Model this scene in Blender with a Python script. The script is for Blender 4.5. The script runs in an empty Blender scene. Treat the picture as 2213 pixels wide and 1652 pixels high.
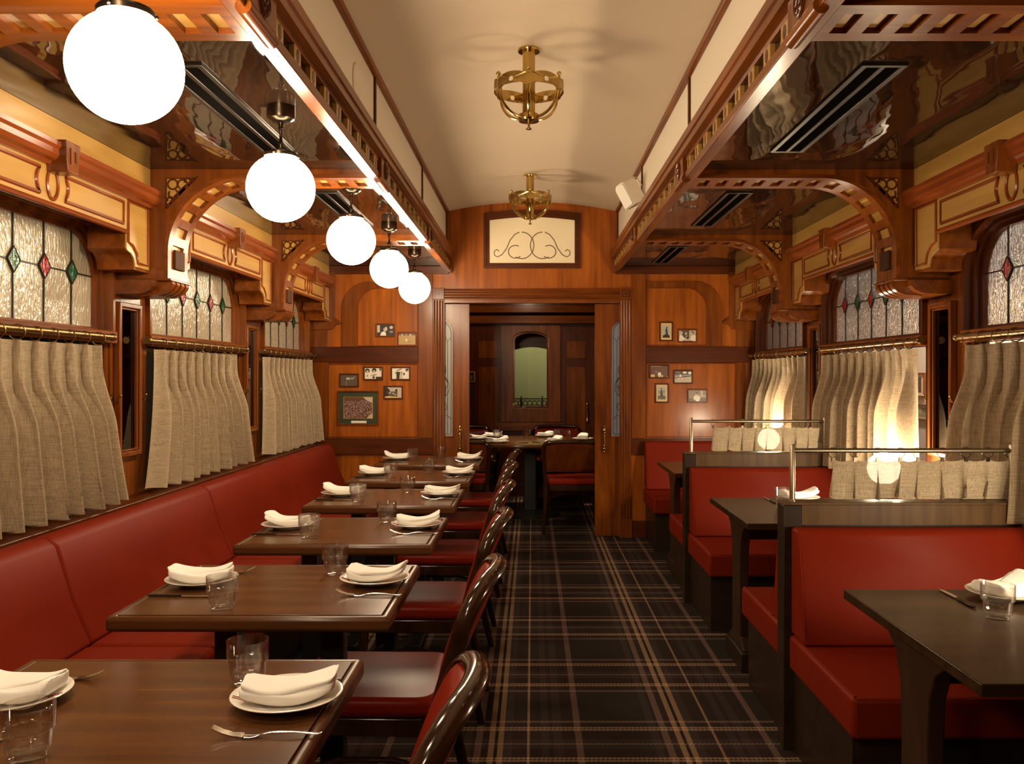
import bpy, bmesh, math, random
from mathutils import Vector, Matrix
C = bpy.context.scene.collection
SC = bpy.context.scene
PI = math.pi

# ------------------------------------------------------------------ camera
cam_d = bpy.data.cameras.new('camera')
cam = bpy.data.objects.new('camera', cam_d); C.objects.link(cam)
cam.location = (0, 0, 1.40); cam.rotation_euler = (PI/2, 0, 0)
cam_d.sensor_width = 36.0; cam_d.lens = 36.0*1900/2213
cam_d.shift_x = -43.5/2213; cam_d.shift_y = -14.0/2213
cam_d.clip_start = 0.02
SC.camera = cam
# ------------------------------------------------------------------ world, exposure
w = bpy.data.worlds.new('world'); SC.world = w; w.use_nodes = True
bg = w.node_tree.nodes['Background']
bg.inputs[0].default_value = (1.0, 0.75, 0.5, 1); bg.inputs[1].default_value = 0.004
SC.view_settings.view_transform = 'Standard'; SC.view_settings.look = 'None'
SC.view_settings.exposure = 0.0; SC.view_settings.gamma = 1.0
SC.view_settings.use_curve_mapping = False
SC.cycles.max_bounces = 10; SC.cycles.transmission_bounces = 8; SC.cycles.glossy_bounces = 5
SC.cycles.diffuse_bounces = 5; SC.cycles.transparent_max_bounces = 10
SC.cycles.sample_clamp_indirect = 3.0
SC.cycles.use_denoising = True
GLOBE_L = 63.0        # radiance of the hanging globes
LAMP_L = 165.0         # radiance of the table lamps
def point(name, loc, power, col, r=0.06):
    l = bpy.data.lights.new(name, 'POINT'); l.energy = power; l.color = col; l.shadow_soft_size = r
    o = bpy.data.objects.new(name, l); C.objects.link(o); o.location = loc; return o
point('corridor_light', (2.30, 5.0, 2.25), 135, (1.0, 0.79, 0.56))
point('corridor_light_far', (2.30, 7.0, 2.25), 36, (1.0, 0.82, 0.62))
point('corridor_light_near', (2.30, 3.0, 2.25), 50, (1.0, 0.82, 0.62))
point('rear_room_light', (-0.05, 9.0, 2.38), 14, (1.0, 0.74, 0.5))
sp_ = bpy.data.lights.new('round_table_downlight', 'SPOT'); sp_.energy = 150; sp_.color = (1.0, 0.76, 0.5); sp_.spot_size = math.radians(58); sp_.spot_blend = 0.7; sp_.shadow_soft_size = 0.05
so_ = bpy.data.objects.new('round_table_downlight', sp_); C.objects.link(so_); so_.location = (-0.02, 8.9, 2.47)
point('rear_room_cool_light', (1.25, 8.2, 2.2), 0.5, (0.5, 0.65, 1.0))
point('stair_light', (0.35, 12.0, 2.6), 40, (1.0, 0.92, 0.62))

# ------------------------------------------------------------------ mesh helpers
class MB:
    def __init__(s):
        s.bm = bmesh.new(); s.mi = 0
    def f(s, vs):
        try:
            fc = s.bm.faces.new(vs); fc.material_index = s.mi; return fc
        except ValueError:
            return None
    def v(s, p): return s.bm.verts.new(p)
    def box(s, x0, x1, y0, y1, z0, z1):
        if x0 > x1: x0, x1 = x1, x0
        if y0 > y1: y0, y1 = y1, y0
        p = [s.v((x, y, z)) for z in (z0, z1) for (x, y) in ((x0, y0), (x1, y0), (x1, y1), (x0, y1))]
        for q in ((3,2,1,0),(4,5,6,7),(0,1,5,4),(1,2,6,5),(2,3,7,6),(3,0,4,7)):
            s.f([p[i] for i in q])
        return s
    def prism(s, pts, fn, a0, a1):
        """pts: 2d outline; fn(u, v, w) -> xyz; extruded w from a0 to a1"""
        A = [s.v(fn(u, v, a0)) for u, v in pts]; B = [s.v(fn(u, v, a1)) for u, v in pts]
        s.f(A); s.f(B[::-1]); n = len(pts)
        for i in range(n):
            j = (i+1) % n; s.f([A[i], A[j], B[j], B[i]])
        return s
    def ring(s, outer, inner, fn, a0, a1):
        n = len(outer)
        O0 = [s.v(fn(u, v, a0)) for u, v in outer]; O1 = [s.v(fn(u, v, a1)) for u, v in outer]
        I0 = [s.v(fn(u, v, a0)) for u, v in inner]; I1 = [s.v(fn(u, v, a1)) for u, v in inner]
        for i in range(n):
            j = (i+1) % n
            s.f([O0[i], O0[j], I0[j], I0[i]]); s.f([O1[i], I1[i], I1[j], O1[j]])
            s.f([I0[i], I0[j], I1[j], I1[i]]); s.f([O0[i], O1[i], O1[j], O0[j]])
        return s
    def lathe(s, prof, seg=24, c=(0, 0, 0), ax='z', rf=None, cap=True):
        """prof: list of (r, h)"""
        rows = []
        for r, h in prof:
            row = []
            for k in range(seg):
                t = 2*PI*k/seg
                rr = r*(rf(t, h) if rf else 1)
                a, b = rr*math.cos(t), rr*math.sin(t)
                p = (a, b, h) if ax == 'z' else ((h, a, b) if ax == 'x' else (b, h, a))
                row.append(s.v((p[0]+c[0], p[1]+c[1], p[2]+c[2])))
            rows.append(row)
        for i in range(len(rows)-1):
            for k in range(seg):
                m = (k+1) % seg
                s.f([rows[i][k], rows[i][m], rows[i+1][m], rows[i+1][k]])
        if cap:
            s.f(rows[0][::-1]); s.f(rows[-1])
        return s
    def tube(s, pts, r, seg=8, closed=False, sq=1.0, up=None):
        pts = [Vector(p) for p in pts]; n = len(pts); rows = []
        if not isinstance(r, (list, tuple)): r = [r]*n
        prev = None; pd_ = None
        for i in range(n):
            if closed: d = pts[(i+1) % n]-pts[i-1]
            else: d = pts[min(i+1, n-1)]-pts[max(i-1, 0)]
            d.normalize()
            if up is not None: a = Vector(up)
            elif prev is None: a = Vector((0, 0, 1)) if abs(d.z) < 0.9 else Vector((1, 0, 0))
            else: a = pd_.rotation_difference(d) @ prev
            e1 = (a-d*a.dot(d))
            if e1.length < 1e-6: e1 = d.orthogonal()
            e1.normalize(); e2 = d.cross(e1); prev = e1; pd_ = d.copy()
            rows.append([s.v(pts[i]+e1*(r[i]*math.cos(2*PI*k/seg))+e2*(r[i]*sq*math.sin(2*PI*k/seg))) for k in range(seg)])
        m = n if closed else n-1
        for i in range(m):
            A, B = rows[i], rows[(i+1) % n]
            for k in range(seg):
                l = (k+1) % seg; s.f([A[k], A[l], B[l], B[k]])
        if not closed:
            s.f(rows[0][::-1]); s.f(rows[-1])
        return s
    def loft(s, rings, cap=True, closed=True):
        R = [[s.v(p) for p in ring] for ring in rings]; n = len(R[0])
        for i in range(len(R)-1):
            for k in range(n if closed else n-1):
                l = (k+1) % n; s.f([R[i][k], R[i][l], R[i+1][l], R[i+1][k]])
        if cap and closed:
            s.f(R[0][::-1]); s.f(R[-1])
        return s
    def grid(s, fn, nu, nv):
        R = [[s.v(fn(i/nu, j/nv)) for i in range(nu+1)] for j in range(nv+1)]
        for j in range(nv):
            for i in range(nu):
                s.f([R[j][i], R[j][i+1], R[j+1][i+1], R[j+1][i]])
        return s
    def sphere(s, c, r, su=24, sv=14, sz=1.0):
        prof = [(max(1e-5, r*math.sin(PI*i/sv)), -r*sz*math.cos(PI*i/sv)) for i in range(sv+1)]
        return s.lathe(prof, su, c)
    def build(s, name, m, parent=None, smooth=True, bevel=0, seg=2, world=True, ang=35, sub=0, normals=True):
        bm = s.bm
        if normals: bmesh.ops.recalc_face_normals(bm, faces=bm.faces[:])
        if parent is not None and world:
            off = Vector((0, 0, 0)); q = parent
            while q: off += q.location; q = q.parent
            for v in bm.verts: v.co -= off
        if smooth:
            for fc in bm.faces: fc.smooth = True
            la = math.radians(ang)
            for e in bm.edges:
                if len(e.link_faces) == 2 and e.calc_face_angle(0) > la: e.smooth = False
        me = bpy.data.meshes.new(name); bm.to_mesh(me); bm.free()
        for k in (m if isinstance(m, (list, tuple)) else [m]): me.materials.append(k)
        o = bpy.data.objects.new(name, me); C.objects.link(o)
        if parent is not None: o.parent = parent
        if bevel:
            b = o.modifiers.new('bevel', 'BEVEL'); b.width = bevel; b.segments = seg; b.limit_method = 'ANGLE'; b.angle_limit = math.radians(40)
            b.harden_normals = False
        if sub:
            q = o.modifiers.new('sub', 'SUBSURF'); q.levels = sub; q.render_levels = sub
        return o

def XYZ(u, v, w): return (u, v, w)          # outline in plan, extruded up
def XZY(u, v, w): return (u, w, v)          # outline in x-z, extruded along y
def YZX(u, v, w): return (w, u, v)          # outline in y-z, extruded along x
def rect(u0, u1, v0, v1): return [(u0, v0), (u1, v0), (u1, v1), (u0, v1)]
def rrect(u0, u1, v0, v1, rt, rb=1e-4, n=8):
    """rounded rectangle, counter-clockwise from the lower left corner; rt: top corners, rb: bottom corners"""
    out = []
    for (cx, cy, r, a0) in ((u0+rb, v0+rb, rb, PI), (u1-rb, v0+rb, rb, 1.5*PI), (u1-rt, v1-rt, rt, 0), (u0+rt, v1-rt, rt, PI/2)):
        for k in range(n+1):
            t = a0+(PI/2)*k/n; out.append((cx+r*math.cos(t), cy+r*math.sin(t)))
    return out
def ell(cx, cy, rx, ry, n=20, a0=0): return [(cx+rx*math.cos(2*PI*k/n+a0), cy+ry*math.sin(2*PI*k/n+a0)) for k in range(n)]

def tag(o, label, cat=None, group=None, kind=None):
    o['label'] = label
    if cat: o['category'] = cat
    if group: o['group'] = group
    if kind: o['kind'] = kind
    return o
def thing(name, label, cat, loc=(0, 0, 0), rz=0, group=None, kind=None):
    o = bpy.data.objects.new(name, None); C.objects.link(o); o.empty_display_size = 0.1
    o.location = loc; o.rotation_euler = (0, 0, rz)
    return tag(o, label, cat, group, kind)
def struct(name, label, cat=None, loc=(0, 0, 0)):
    return thing(name, label, cat or name.split('_')[0], loc, kind='structure')
def kids(o): return [c for c in bpy.data.objects if c.parent is o]
def dup(root, loc, rz=0, label=None, group=None):
    r = root.copy(); C.objects.link(r); r.location = loc; r.rotation_euler = (0, 0, rz)
    if label: r['label'] = label
    if group: r['group'] = group
    for ch in kids(root):
        c = ch.copy(); C.objects.link(c); c.parent = r
        for g in kids(ch):
            d = g.copy(); C.objects.link(d); d.parent = c
    return r

# ------------------------------------------------------------------ materials
def newmat(name):
    m = bpy.data.materials.new(name); m.use_nodes = True
    nt = m.node_tree; b = nt.nodes['Principled BSDF']
    return m, nt, b
def N(nt, t, **k):
    n = nt.nodes.new(t)
    for a, v in k.items(): setattr(n, a, v)
    return n
def mat(name, col, rough=0.5, metal=0.0, coat=0.0, bump=None, **k):
    m, nt, b = newmat(name)
    b.inputs['Base Color'].default_value = (*col, 1); b.inputs['Roughness'].default_value = rough
    b.inputs['Metallic'].default_value = metal; b.inputs['Coat Weight'].default_value = coat
    b.inputs['Coat Roughness'].default_value = 0.12
    for a, v in k.items(): b.inputs[a.replace('_', ' ')].default_value = v
    if bump:
        sc, st, dist = bump
        tc = N(nt, 'ShaderNodeTexCoord'); nz = N(nt, 'ShaderNodeTexNoise'); nz.inputs['Scale'].default_value = sc
        nz.inputs['Detail'].default_value = 4
        bp = N(nt, 'ShaderNodeBump'); bp.inputs['Strength'].default_value = st; bp.inputs['Distance'].default_value = dist
        nt.links.new(tc.outputs['Object'], nz.inputs['Vector']); nt.links.new(nz.outputs['Fac'], bp.inputs['Height'])
        nt.links.new(bp.outputs['Normal'], b.inputs['Normal'])
    return m
def ramp(nt, fac, stops):
    r = N(nt, 'ShaderNodeValToRGB'); e = r.color_ramp.elements
    e[0].position, e[0].color = stops[0][0], (*stops[0][1], 1)
    e[1].position, e[1].color = stops[-1][0], (*stops[-1][1], 1)
    for p, c in stops[1:-1]:
        q = e.new(p); q.color = (*c, 1)
    nt.links.new(fac, r.inputs['Fac']); return r.outputs['Color']
def wood(name, dark, light, axis='z', rough=0.27, coat=0.08, scale=1.0, figure=0.5, spec=0.22):
    m, nt, b = newmat(name); L = nt.links.new
    tc = N(nt, 'ShaderNodeTexCoord'); mp = N(nt, 'ShaderNodeMapping')
    long, short = 1.6*scale, 26*scale
    mp.inputs['Scale'].default_value = {'x': (long, short, short), 'y': (short, long, short), 'z': (short, short, long)}[axis]
    L(tc.outputs['Object'], mp.inputs['Vector'])
    n1 = N(nt, 'ShaderNodeTexNoise'); n1.inputs['Scale'].default_value = 1.0; n1.inputs['Detail'].default_value = 5; n1.inputs['Distortion'].default_value = 0.4
    L(mp.outputs['Vector'], n1.inputs['Vector'])
    mp2 = N(nt, 'ShaderNodeMapping'); mp2.inputs['Scale'].default_value = {'x': (1.2, 5, 5), 'y': (5, 1.2, 5), 'z': (5, 5, 1.2)}[axis]
    L(tc.outputs['Object'], mp2.inputs['Vector'])
    n2 = N(nt, 'ShaderNodeTexNoise'); n2.inputs['Scale'].default_value = 1.0; n2.inputs['Detail'].default_value = 3; n2.inputs['Distortion'].default_value = 1.0
    L(mp2.outputs['Vector'], n2.inputs['Vector'])
    mx = N(nt, 'ShaderNodeMath', operation='MULTIPLY_ADD'); L(n2.outputs['Fac'], mx.inputs[0]); mx.inputs[1].default_value = figure
    m2 = N(nt, 'ShaderNodeMath', operation='MULTIPLY'); L(n1.outputs['Fac'], m2.inputs[0]); m2.inputs[1].default_value = 1-figure
    L(m2.outputs[0], mx.inputs[2])
    mid = tuple((a+c)/2 for a, c in zip(dark, light))
    col = ramp(nt, mx.outputs[0], [(0.32, dark), (0.5, mid), (0.68, light)])
    L(col, b.inputs['Base Color'])
    b.inputs['Roughness'].default_value = rough; b.inputs['Coat Weight'].default_value = coat; b.inputs['Coat Roughness'].default_value = 0.15
    b.inputs['Specular IOR Level'].default_value = spec
    bp = N(nt, 'ShaderNodeBump'); bp.inputs['Strength'].default_value = 0.08; bp.inputs['Distance'].default_value = 0.002
    L(n1.outputs['Fac'], bp.inputs['Height']); L(bp.outputs['Normal'], b.inputs['Normal'])
    return m
MH = {a: wood('mahogany_'+a, (0.080, 0.0165, 0.0018), (0.250, 0.067, 0.0072), a) for a in 'xyz'}
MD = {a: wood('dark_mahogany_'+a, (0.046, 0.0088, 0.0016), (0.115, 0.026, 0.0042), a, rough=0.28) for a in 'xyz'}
MAPLE = {a: wood('maple_'+a, (0.34, 0.175, 0.034), (0.52, 0.30, 0.076), a, rough=0.30, coat=0.3) for a in 'yz'}
BEAD = wood('red_bead', (0.14, 0.027, 0.005), (0.26, 0.058, 0.011), 'y', rough=0.25, coat=0.35)
TABLE = wood('walnut_laminate', (0.050, 0.0175, 0.0045), (0.125, 0.047, 0.013), 'x', rough=0.21, coat=0.0, scale=0.8, figure=0.35, spec=0.22)
TEDGE = wood('walnut_edge', (0.05, 0.017, 0.005), (0.11, 0.040, 0.012), 'x', rough=0.3, coat=0.15)
BOOTHW = wood('booth_walnut', (0.070, 0.036, 0.014), (0.150, 0.085, 0.036), 'z', rough=0.4, coat=0.0, figure=0.3, spec=0.15)
BOOTHD = wood('booth_dark_walnut', (0.016, 0.009, 0.005), (0.035, 0.019, 0.010), 'x', rough=0.4, coat=0.1)
CHAIRW = wood('chair_polished_wood', (0.014, 0.0055, 0.0025), (0.040, 0.015, 0.006), 'z', rough=0.12, coat=0.6)
BLOCKW = wood('arch_block_wood', (0.035, 0.014, 0.006), (0.085, 0.036, 0.016), 'z', rough=0.6, coat=0.0, spec=0.05)
LEATHER = mat('red_leather', (0.172, 0.0150, 0.0050), 0.42, Specular_IOR_Level=0.045, bump=(160, 0.06, 0.002))
LEATHER2 = mat('red_chair_leather', (0.18, 0.013, 0.005), 0.30, Specular_IOR_Level=0.06, bump=(160, 0.06, 0.002))
PLASTER = mat('cream_plaster', (0.62, 0.50, 0.36), 0.85, bump=(30, 0.05, 0.004))
WPANEL = mat('off_white_panel', (0.74, 0.66, 0.53), 0.6)
CORR = mat('pale_grey_wall', (0.62, 0.58, 0.52), 0.8)
GREEN = mat('pale_green_wall', (0.52, 0.52, 0.27), 0.8)
BLACK = mat('black_iron', (0.010, 0.009, 0.008), 0.45)
BRASS = mat('polished_brass', (0.56, 0.39, 0.125), 0.16, 1.0)
BRASSD = mat('antique_brass', (0.27, 0.16, 0.055), 0.34, 1.0)
BRONZE = mat('dark_bronze', (0.07, 0.052, 0.036), 0.28, 1.0)
STEEL = mat('brushed_bronze_steel', (0.38, 0.32, 0.23), 0.36, 1.0)
SILVER = mat('polished_cutlery', (0.72, 0.68, 0.62), 0.12, 1.0)
CERAMIC = mat('white_ceramic', (0.80, 0.76, 0.68), 0.12, coat=0.5)
NAPKIN = mat('white_napkin', (0.82, 0.79, 0.73), 0.9, bump=(260, 0.12, 0.002))
PLASTIC = mat('white_plastic', (0.74, 0.68, 0.58), 0.45)
LEAD = mat('lead_came', (0.035, 0.03, 0.026), 0.45, 0.6)
MIRRORM = mat('dark_mirror', (0.055, 0.045, 0.038), 0.03, 1.0)
MIRRORC = mat('clear_mirror', (0.75, 0.72, 0.65), 0.02, 1.0)
SEAM = mat('dark_seam', (0.04, 0.008, 0.005), 0.6)
SLOT = mat('vent_slot', (0.004, 0.0035, 0.003), 1.0, Specular_IOR_Level=0.0)
GRILLE = mat('vent_frame', (0.012, 0.010, 0.008), 0.28)
MARKR = mat('plate_red_mark', (0.25, 0.03, 0.015), 0.3)
def emis(name, col, st):
    m, nt, b = newmat(name)
    b.inputs['Base Color'].default_value = (0.8, 0.8, 0.8, 1)
    b.inputs['Emission Color'].default_value = (*col, 1); b.inputs['Emission Strength'].default_value = st
    b.inputs['Roughness'].default_value = 0.2
    return m
GLOBE = emis('lit_opal_globe', (1.0, 0.79, 0.53), GLOBE_L)
LAMPG = emis('lit_lamp_globe', (1.0, 0.79, 0.53), LAMP_L)
# tumbler glass: thin clear walls, part refracting, part straight through
def tumbler():
    m, nt, b = newmat('tumbler_glass'); L = nt.links.new; nt.nodes.remove(b)
    t = N(nt, 'ShaderNodeBsdfTransparent'); t.inputs[0].default_value = (.97, .965, .95, 1)
    g = N(nt, 'ShaderNodeBsdfGlossy'); g.inputs['Roughness'].default_value = 0.015
    q = N(nt, 'ShaderNodeBsdfGlass'); q.inputs['IOR'].default_value = 1.40; q.inputs['Roughness'].default_value = 0.0
    lw = N(nt, 'ShaderNodeLayerWeight'); lw.inputs['Blend'].default_value = 0.5
    pq = N(nt, 'ShaderNodeMath', operation='POWER'); L(lw.outputs['Facing'], pq.inputs[0]); pq.inputs[1].default_value = 2.5
    pw = N(nt, 'ShaderNodeMath', operation='MULTIPLY_ADD'); L(pq.outputs[0], pw.inputs[0]); pw.inputs[1].default_value = 0.8; pw.inputs[2].default_value = 0.035
    m0 = N(nt, 'ShaderNodeMixShader'); m0.inputs[0].default_value = 0.16; L(t.outputs[0], m0.inputs[1]); L(q.outputs[0], m0.inputs[2])
    mx = N(nt, 'ShaderNodeMixShader'); L(pw.outputs[0], mx.inputs[0]); L(m0.outputs[0], mx.inputs[1]); L(g.outputs[0], mx.inputs[2])
    L(mx.outputs[0], nt.nodes['Material Output'].inputs['Surface']); return m
GLASS = tumbler()
def pane_mat(name):
    m, nt, b = newmat(name); L = nt.links.new; nt.nodes.remove(b)
    t = N(nt, 'ShaderNodeBsdfTransparent'); g = N(nt, 'ShaderNodeBsdfGlossy'); g.inputs['Roughness'].default_value = 0.02
    fr = N(nt, 'ShaderNodeLayerWeight'); fr.inputs['Blend'].default_value = 0.5
    pf = N(nt, 'ShaderNodeMath', operation='POWER'); L(fr.outputs['Facing'], pf.inputs[0]); pf.inputs[1].default_value = 5.0
    mx = N(nt, 'ShaderNodeMixShader'); L(pf.outputs[0], mx.inputs[0]); L(t.outputs[0], mx.inputs[1]); L(g.outputs[0], mx.inputs[2])
    L(mx.outputs[0], nt.nodes['Material Output'].inputs['Surface']); return m
CLEAR = pane_mat('clear_pane')
def rippled(name, col, trans, rough, strength, coat=1.0):
    m, nt, b = newmat(name); L = nt.links.new
    tc = N(nt, 'ShaderNodeTexCoord'); mp = N(nt, 'ShaderNodeMapping'); mp.inputs['Scale'].default_value = (85, 85, 26)
    L(tc.outputs['Object'], mp.inputs['Vector'])
    nz = N(nt, 'ShaderNodeTexNoise'); nz.inputs['Scale'].default_value = 1.0; nz.inputs['Detail'].default_value = 2; nz.inputs['Distortion'].default_value = 0.6
    L(mp.outputs['Vector'], nz.inputs['Vector'])
    bp = N(nt, 'ShaderNodeBump'); bp.inputs['Strength'].default_value = strength; bp.inputs['Distance'].default_value = 0.013
    L(nz.outputs['Fac'], bp.inputs['Height']); L(bp.outputs['Normal'], b.inputs['Normal']); L(bp.outputs['Normal'], b.inputs['Coat Normal'])
    b.inputs['Base Color'].default_value = (*col, 1); b.inputs['Roughness'].default_value = rough
    b.inputs['Transmission Weight'].default_value = trans; b.inputs['IOR'].default_value = 1.5
    b.inputs['Coat Weight'].default_value = coat; b.inputs['Coat Roughness'].default_value = 0.05
    return m
RIPL = rippled('cream_ripple_glass', (0.44, 0.375, 0.265), 0.0, 0.25, 0.5)
RIPR = rippled('grey_ripple_glass', (0.86, 0.85, 0.84), 0.95, 0.05, 0.45)
RED_G = rippled('red_ripple_glass', (0.30, 0.006, 0.005), 0.0, 0.2, 0.5, 0.1)
GRN_G = rippled('green_ripple_glass', (0.006, 0.085, 0.028), 0.0, 0.2, 0.5, 0.1)
FROST = mat('frosted_glass', (0.34, 0.32, 0.29), 0.4)
FROSTB = mat('frosted_backlit_glass', (0.36, 0.42, 0.56), 0.4, Transmission_Weight=0.35)  # bluish backlight on the right door pane put into the glass colour
TRANSOM = mat('cream_etched_glass', (0.90, 0.78, 0.54), 0.25, coat=0.4)
# glossy lacquered bay ceiling with long ripples
def lacquer():
    m, nt, b = newmat('rippled_black_lacquer'); L = nt.links.new
    tc = N(nt, 'ShaderNodeTexCoord'); mp = N(nt, 'ShaderNodeMapping'); mp.inputs['Scale'].default_value = (5.5, 2.2, 1)
    L(tc.outputs['Object'], mp.inputs['Vector'])
    nz = N(nt, 'ShaderNodeTexNoise'); nz.inputs['Scale'].default_value = 1.2; nz.inputs['Detail'].default_value = 1.5
    L(mp.outputs['Vector'], nz.inputs['Vector'])
    bp = N(nt, 'ShaderNodeBump'); bp.inputs['Strength'].default_value = 0.10; bp.inputs['Distance'].default_value = 0.05
    L(nz.outputs['Fac'], bp.inputs['Height']); L(bp.outputs['Normal'], b.inputs['Normal'])
    b.inputs['Base Color'].default_value = (0.020, 0.010, 0.006, 1); b.inputs['Roughness'].default_value = 0.03
    b.inputs['IOR'].default_value = 1.75
    return m
LACQ = lacquer()
def linen(name, col, trans, alpha=1.0):
    m, nt, b = newmat(name); L = nt.links.new
    tc = N(nt, 'ShaderNodeTexCoord'); cols = []
    for scv in ((16, 18, 620), (520, 520, 12)):
        mp = N(nt, 'ShaderNodeMapping'); mp.inputs['Scale'].default_value = scv; L(tc.outputs['Object'], mp.inputs['Vector'])
        nz = N(nt, 'ShaderNodeTexNoise'); nz.inputs['Scale'].default_value = 1.0; nz.inputs['Detail'].default_value = 2
        L(mp.outputs['Vector'], nz.inputs['Vector']); cols.append(nz.outputs['Fac'])
    ad = N(nt, 'ShaderNodeMath', operation='ADD'); L(cols[0], ad.inputs[0]); L(cols[1], ad.inputs[1])
    hf = N(nt, 'ShaderNodeMath', operation='MULTIPLY'); L(ad.outputs[0], hf.inputs[0]); hf.inputs[1].default_value = 0.5
    c = ramp(nt, hf.outputs[0], [(0.34, tuple(x*0.52 for x in col)), (0.5, col), (0.66, tuple(min(1, x*1.35) for x in col))])
    L(c, b.inputs['Base Color']); b.inputs['Roughness'].default_value = 0.9
    b.inputs['Sheen Weight'].default_value = 0.2
    tr = N(nt, 'ShaderNodeBsdfTranslucent'); L(c, tr.inputs['Color'])
    mx = N(nt, 'ShaderNodeMixShader'); mx.inputs[0].default_value = trans
    L(b.outputs[0], mx.inputs[1]); L(tr.outputs[0], mx.inputs[2]); out = mx.outputs[0]
    if alpha < 1:
        tp = N(nt, 'ShaderNodeBsdfTransparent'); m3 = N(nt, 'ShaderNodeMixShader'); m3.inputs[0].default_value = alpha
        L(tp.outputs[0], m3.inputs[1]); L(out, m3.inputs[2]); out = m3.outputs[0]
    L(out, nt.nodes['Material Output'].inputs['Surface'])
    return m
LINEN = linen('beige_linen', (0.43, 0.325, 0.205), 0.2)
LINENS = linen('sheer_beige_linen', (0.42, 0.34, 0.23), 0.62, 0.995)
# tartan carpet: warp and weft stripes picked by a twill
def carpet():
    m, nt, b = newmat('tartan_carpet'); L = nt.links.new
    tc = N(nt, 'ShaderNodeTexCoord'); sp = N(nt, 'ShaderNodeSeparateXYZ'); L(tc.outputs['Object'], sp.inputs[0])
    def M(op, a, b_, c=None):
        n = N(nt, 'ShaderNodeMath', operation=op)
        for i, q in enumerate((a, b_, c)):
            if q is None: continue
            if isinstance(q, (int, float)): n.inputs[i].default_value = q
            else: L(q, n.inputs[i])
        return n.outputs[0]
    def stripes(axis, period, base, items):
        col = N(nt, 'ShaderNodeRGB'); col.outputs[0].default_value = (*base, 1); cur = col.outputs[0]
        for off, wd, cc in items:
            t = M('SUBTRACT', axis, off); t = M('DIVIDE', t, period); t = M('ADD', t, 100.5); t = M('FRACT', t, 0.0)
            t = M('SUBTRACT', t, 0.5); t = M('ABSOLUTE', t, 0.0); t = M('LESS_THAN', t, wd/2/period)
            mx = N(nt, 'ShaderNodeMix', data_type='RGBA'); L(t, mx.inputs[0]); L(cur, mx.inputs[6]); mx.inputs[7].default_value = (*cc, 1)
            cur = mx.outputs[2]
        return cur
    base = (0.029, 0.022, 0.017); gold = (0.50, 0.315, 0.18); mauve = (0.25, 0.155, 0.125); blk = (0.010, 0.008, 0.008); dim = (0.062, 0.045, 0.040); br = (0.036, 0.020, 0.017)
    cx = stripes(sp.outputs['X'], 0.723, base, [(-0.014, 0.35, br), (-0.10, 0.05, dim), (0.05, 0.03, dim), (0.10, 0.035, dim), (-0.245, 0.03, dim), (-0.204, 0.026, mauve), (-0.137, 0.056, gold), (-0.137, 0.013, blk), (-0.014, 0.010, gold), (0.180, 0.026, mauve)])
    cy = stripes(sp.outputs['Y'], 0.774, base, [(3.339, 0.40, br), (3.339, 0.09, dim), (3.125, 0.020, mauve), (3.553, 0.020, mauve), (3.203, 0.036, gold), (3.203, 0.006, blk), (3.482, 0.036, gold), (3.482, 0.006, blk), (3.339, 0.007, gold)])
    tw = M('ADD', M('MULTIPLY', sp.outputs['X'], 60.0), M('MULTIPLY', sp.outputs['Y'], -100.0))
    tw = M('FRACT', M('ADD', tw, 1000.0), 0.0); tw = M('LESS_THAN', tw, 0.5)
    mx = N(nt, 'ShaderNodeMix', data_type='RGBA'); L(tw, mx.inputs[0]); L(cx, mx.inputs[6]); L(cy, mx.inputs[7])
    nz = N(nt, 'ShaderNodeTexNoise'); nz.inputs['Scale'].default_value = 350; L(tc.outputs['Object'], nz.inputs['Vector'])
    v = N(nt, 'ShaderNodeMix', data_type='RGBA', blend_type='MULTIPLY'); v.inputs[0].default_value = 0.6; L(mx.outputs[2], v.inputs[6]); L(nz.outputs['Fac'], v.inputs[7])
    L(v.outputs[2], b.inputs['Base Color']); b.inputs['Roughness'].default_value = 0.95
    b.inputs['Specular IOR Level'].default_value = 0.1
    return m
CARPET = carpet()
SHADES = {k: mat('photo_'+k, c, 0.35) for k, c in dict(black=(0.02, 0.016, 0.012), dark=(0.10, 0.07, 0.05), mid=(0.26, 0.19, 0.14), light=(0.55, 0.45, 0.35), white=(0.80, 0.72, 0.60), cream=(0.72, 0.50, 0.22), sand=(0.42, 0.26, 0.09), grey=(0.40, 0.42, 0.40), green=(0.030, 0.045, 0.022), brown=(0.13, 0.05, 0.03), lime=(0.42, 0.45, 0.28)).items()}
def crowd_mat():
    m, nt, b = newmat('crowd_photo'); L = nt.links.new
    tc = N(nt, 'ShaderNodeTexCoord'); vo = N(nt, 'ShaderNodeTexVoronoi'); vo.inputs['Scale'].default_value = 90; L(tc.outputs['Object'], vo.inputs['Vector'])
    c = ramp(nt, vo.outputs['Distance'], [(0.15, (0.62, 0.42, 0.31)), (0.40, (0.24, 0.125, 0.10)), (0.75, (0.05, 0.02, 0.018))])
    L(c, b.inputs['Base Color']); b.inputs['Roughness'].default_value = 0.3; return m
CROWD = crowd_mat()
# ================================================================== the carriage shell
W = 1.92; YB = 7.60; Y0 = -1.3
SIDE = {-1: 'left', 1: 'right'}
_tn = [0]
def trim(label, cat='trim'):
    _tn[0] += 1
    return struct('trim_%d' % _tn[0], label, cat)
b = MB(); b.box(-2.1, 2.1, Y0-0.1, 10.5, -0.06, 0.0)
tag(b.build('floor', CARPET, smooth=False), 'brown tartan carpet floor with gold and mauve stripes', 'floor', kind='structure')
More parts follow.
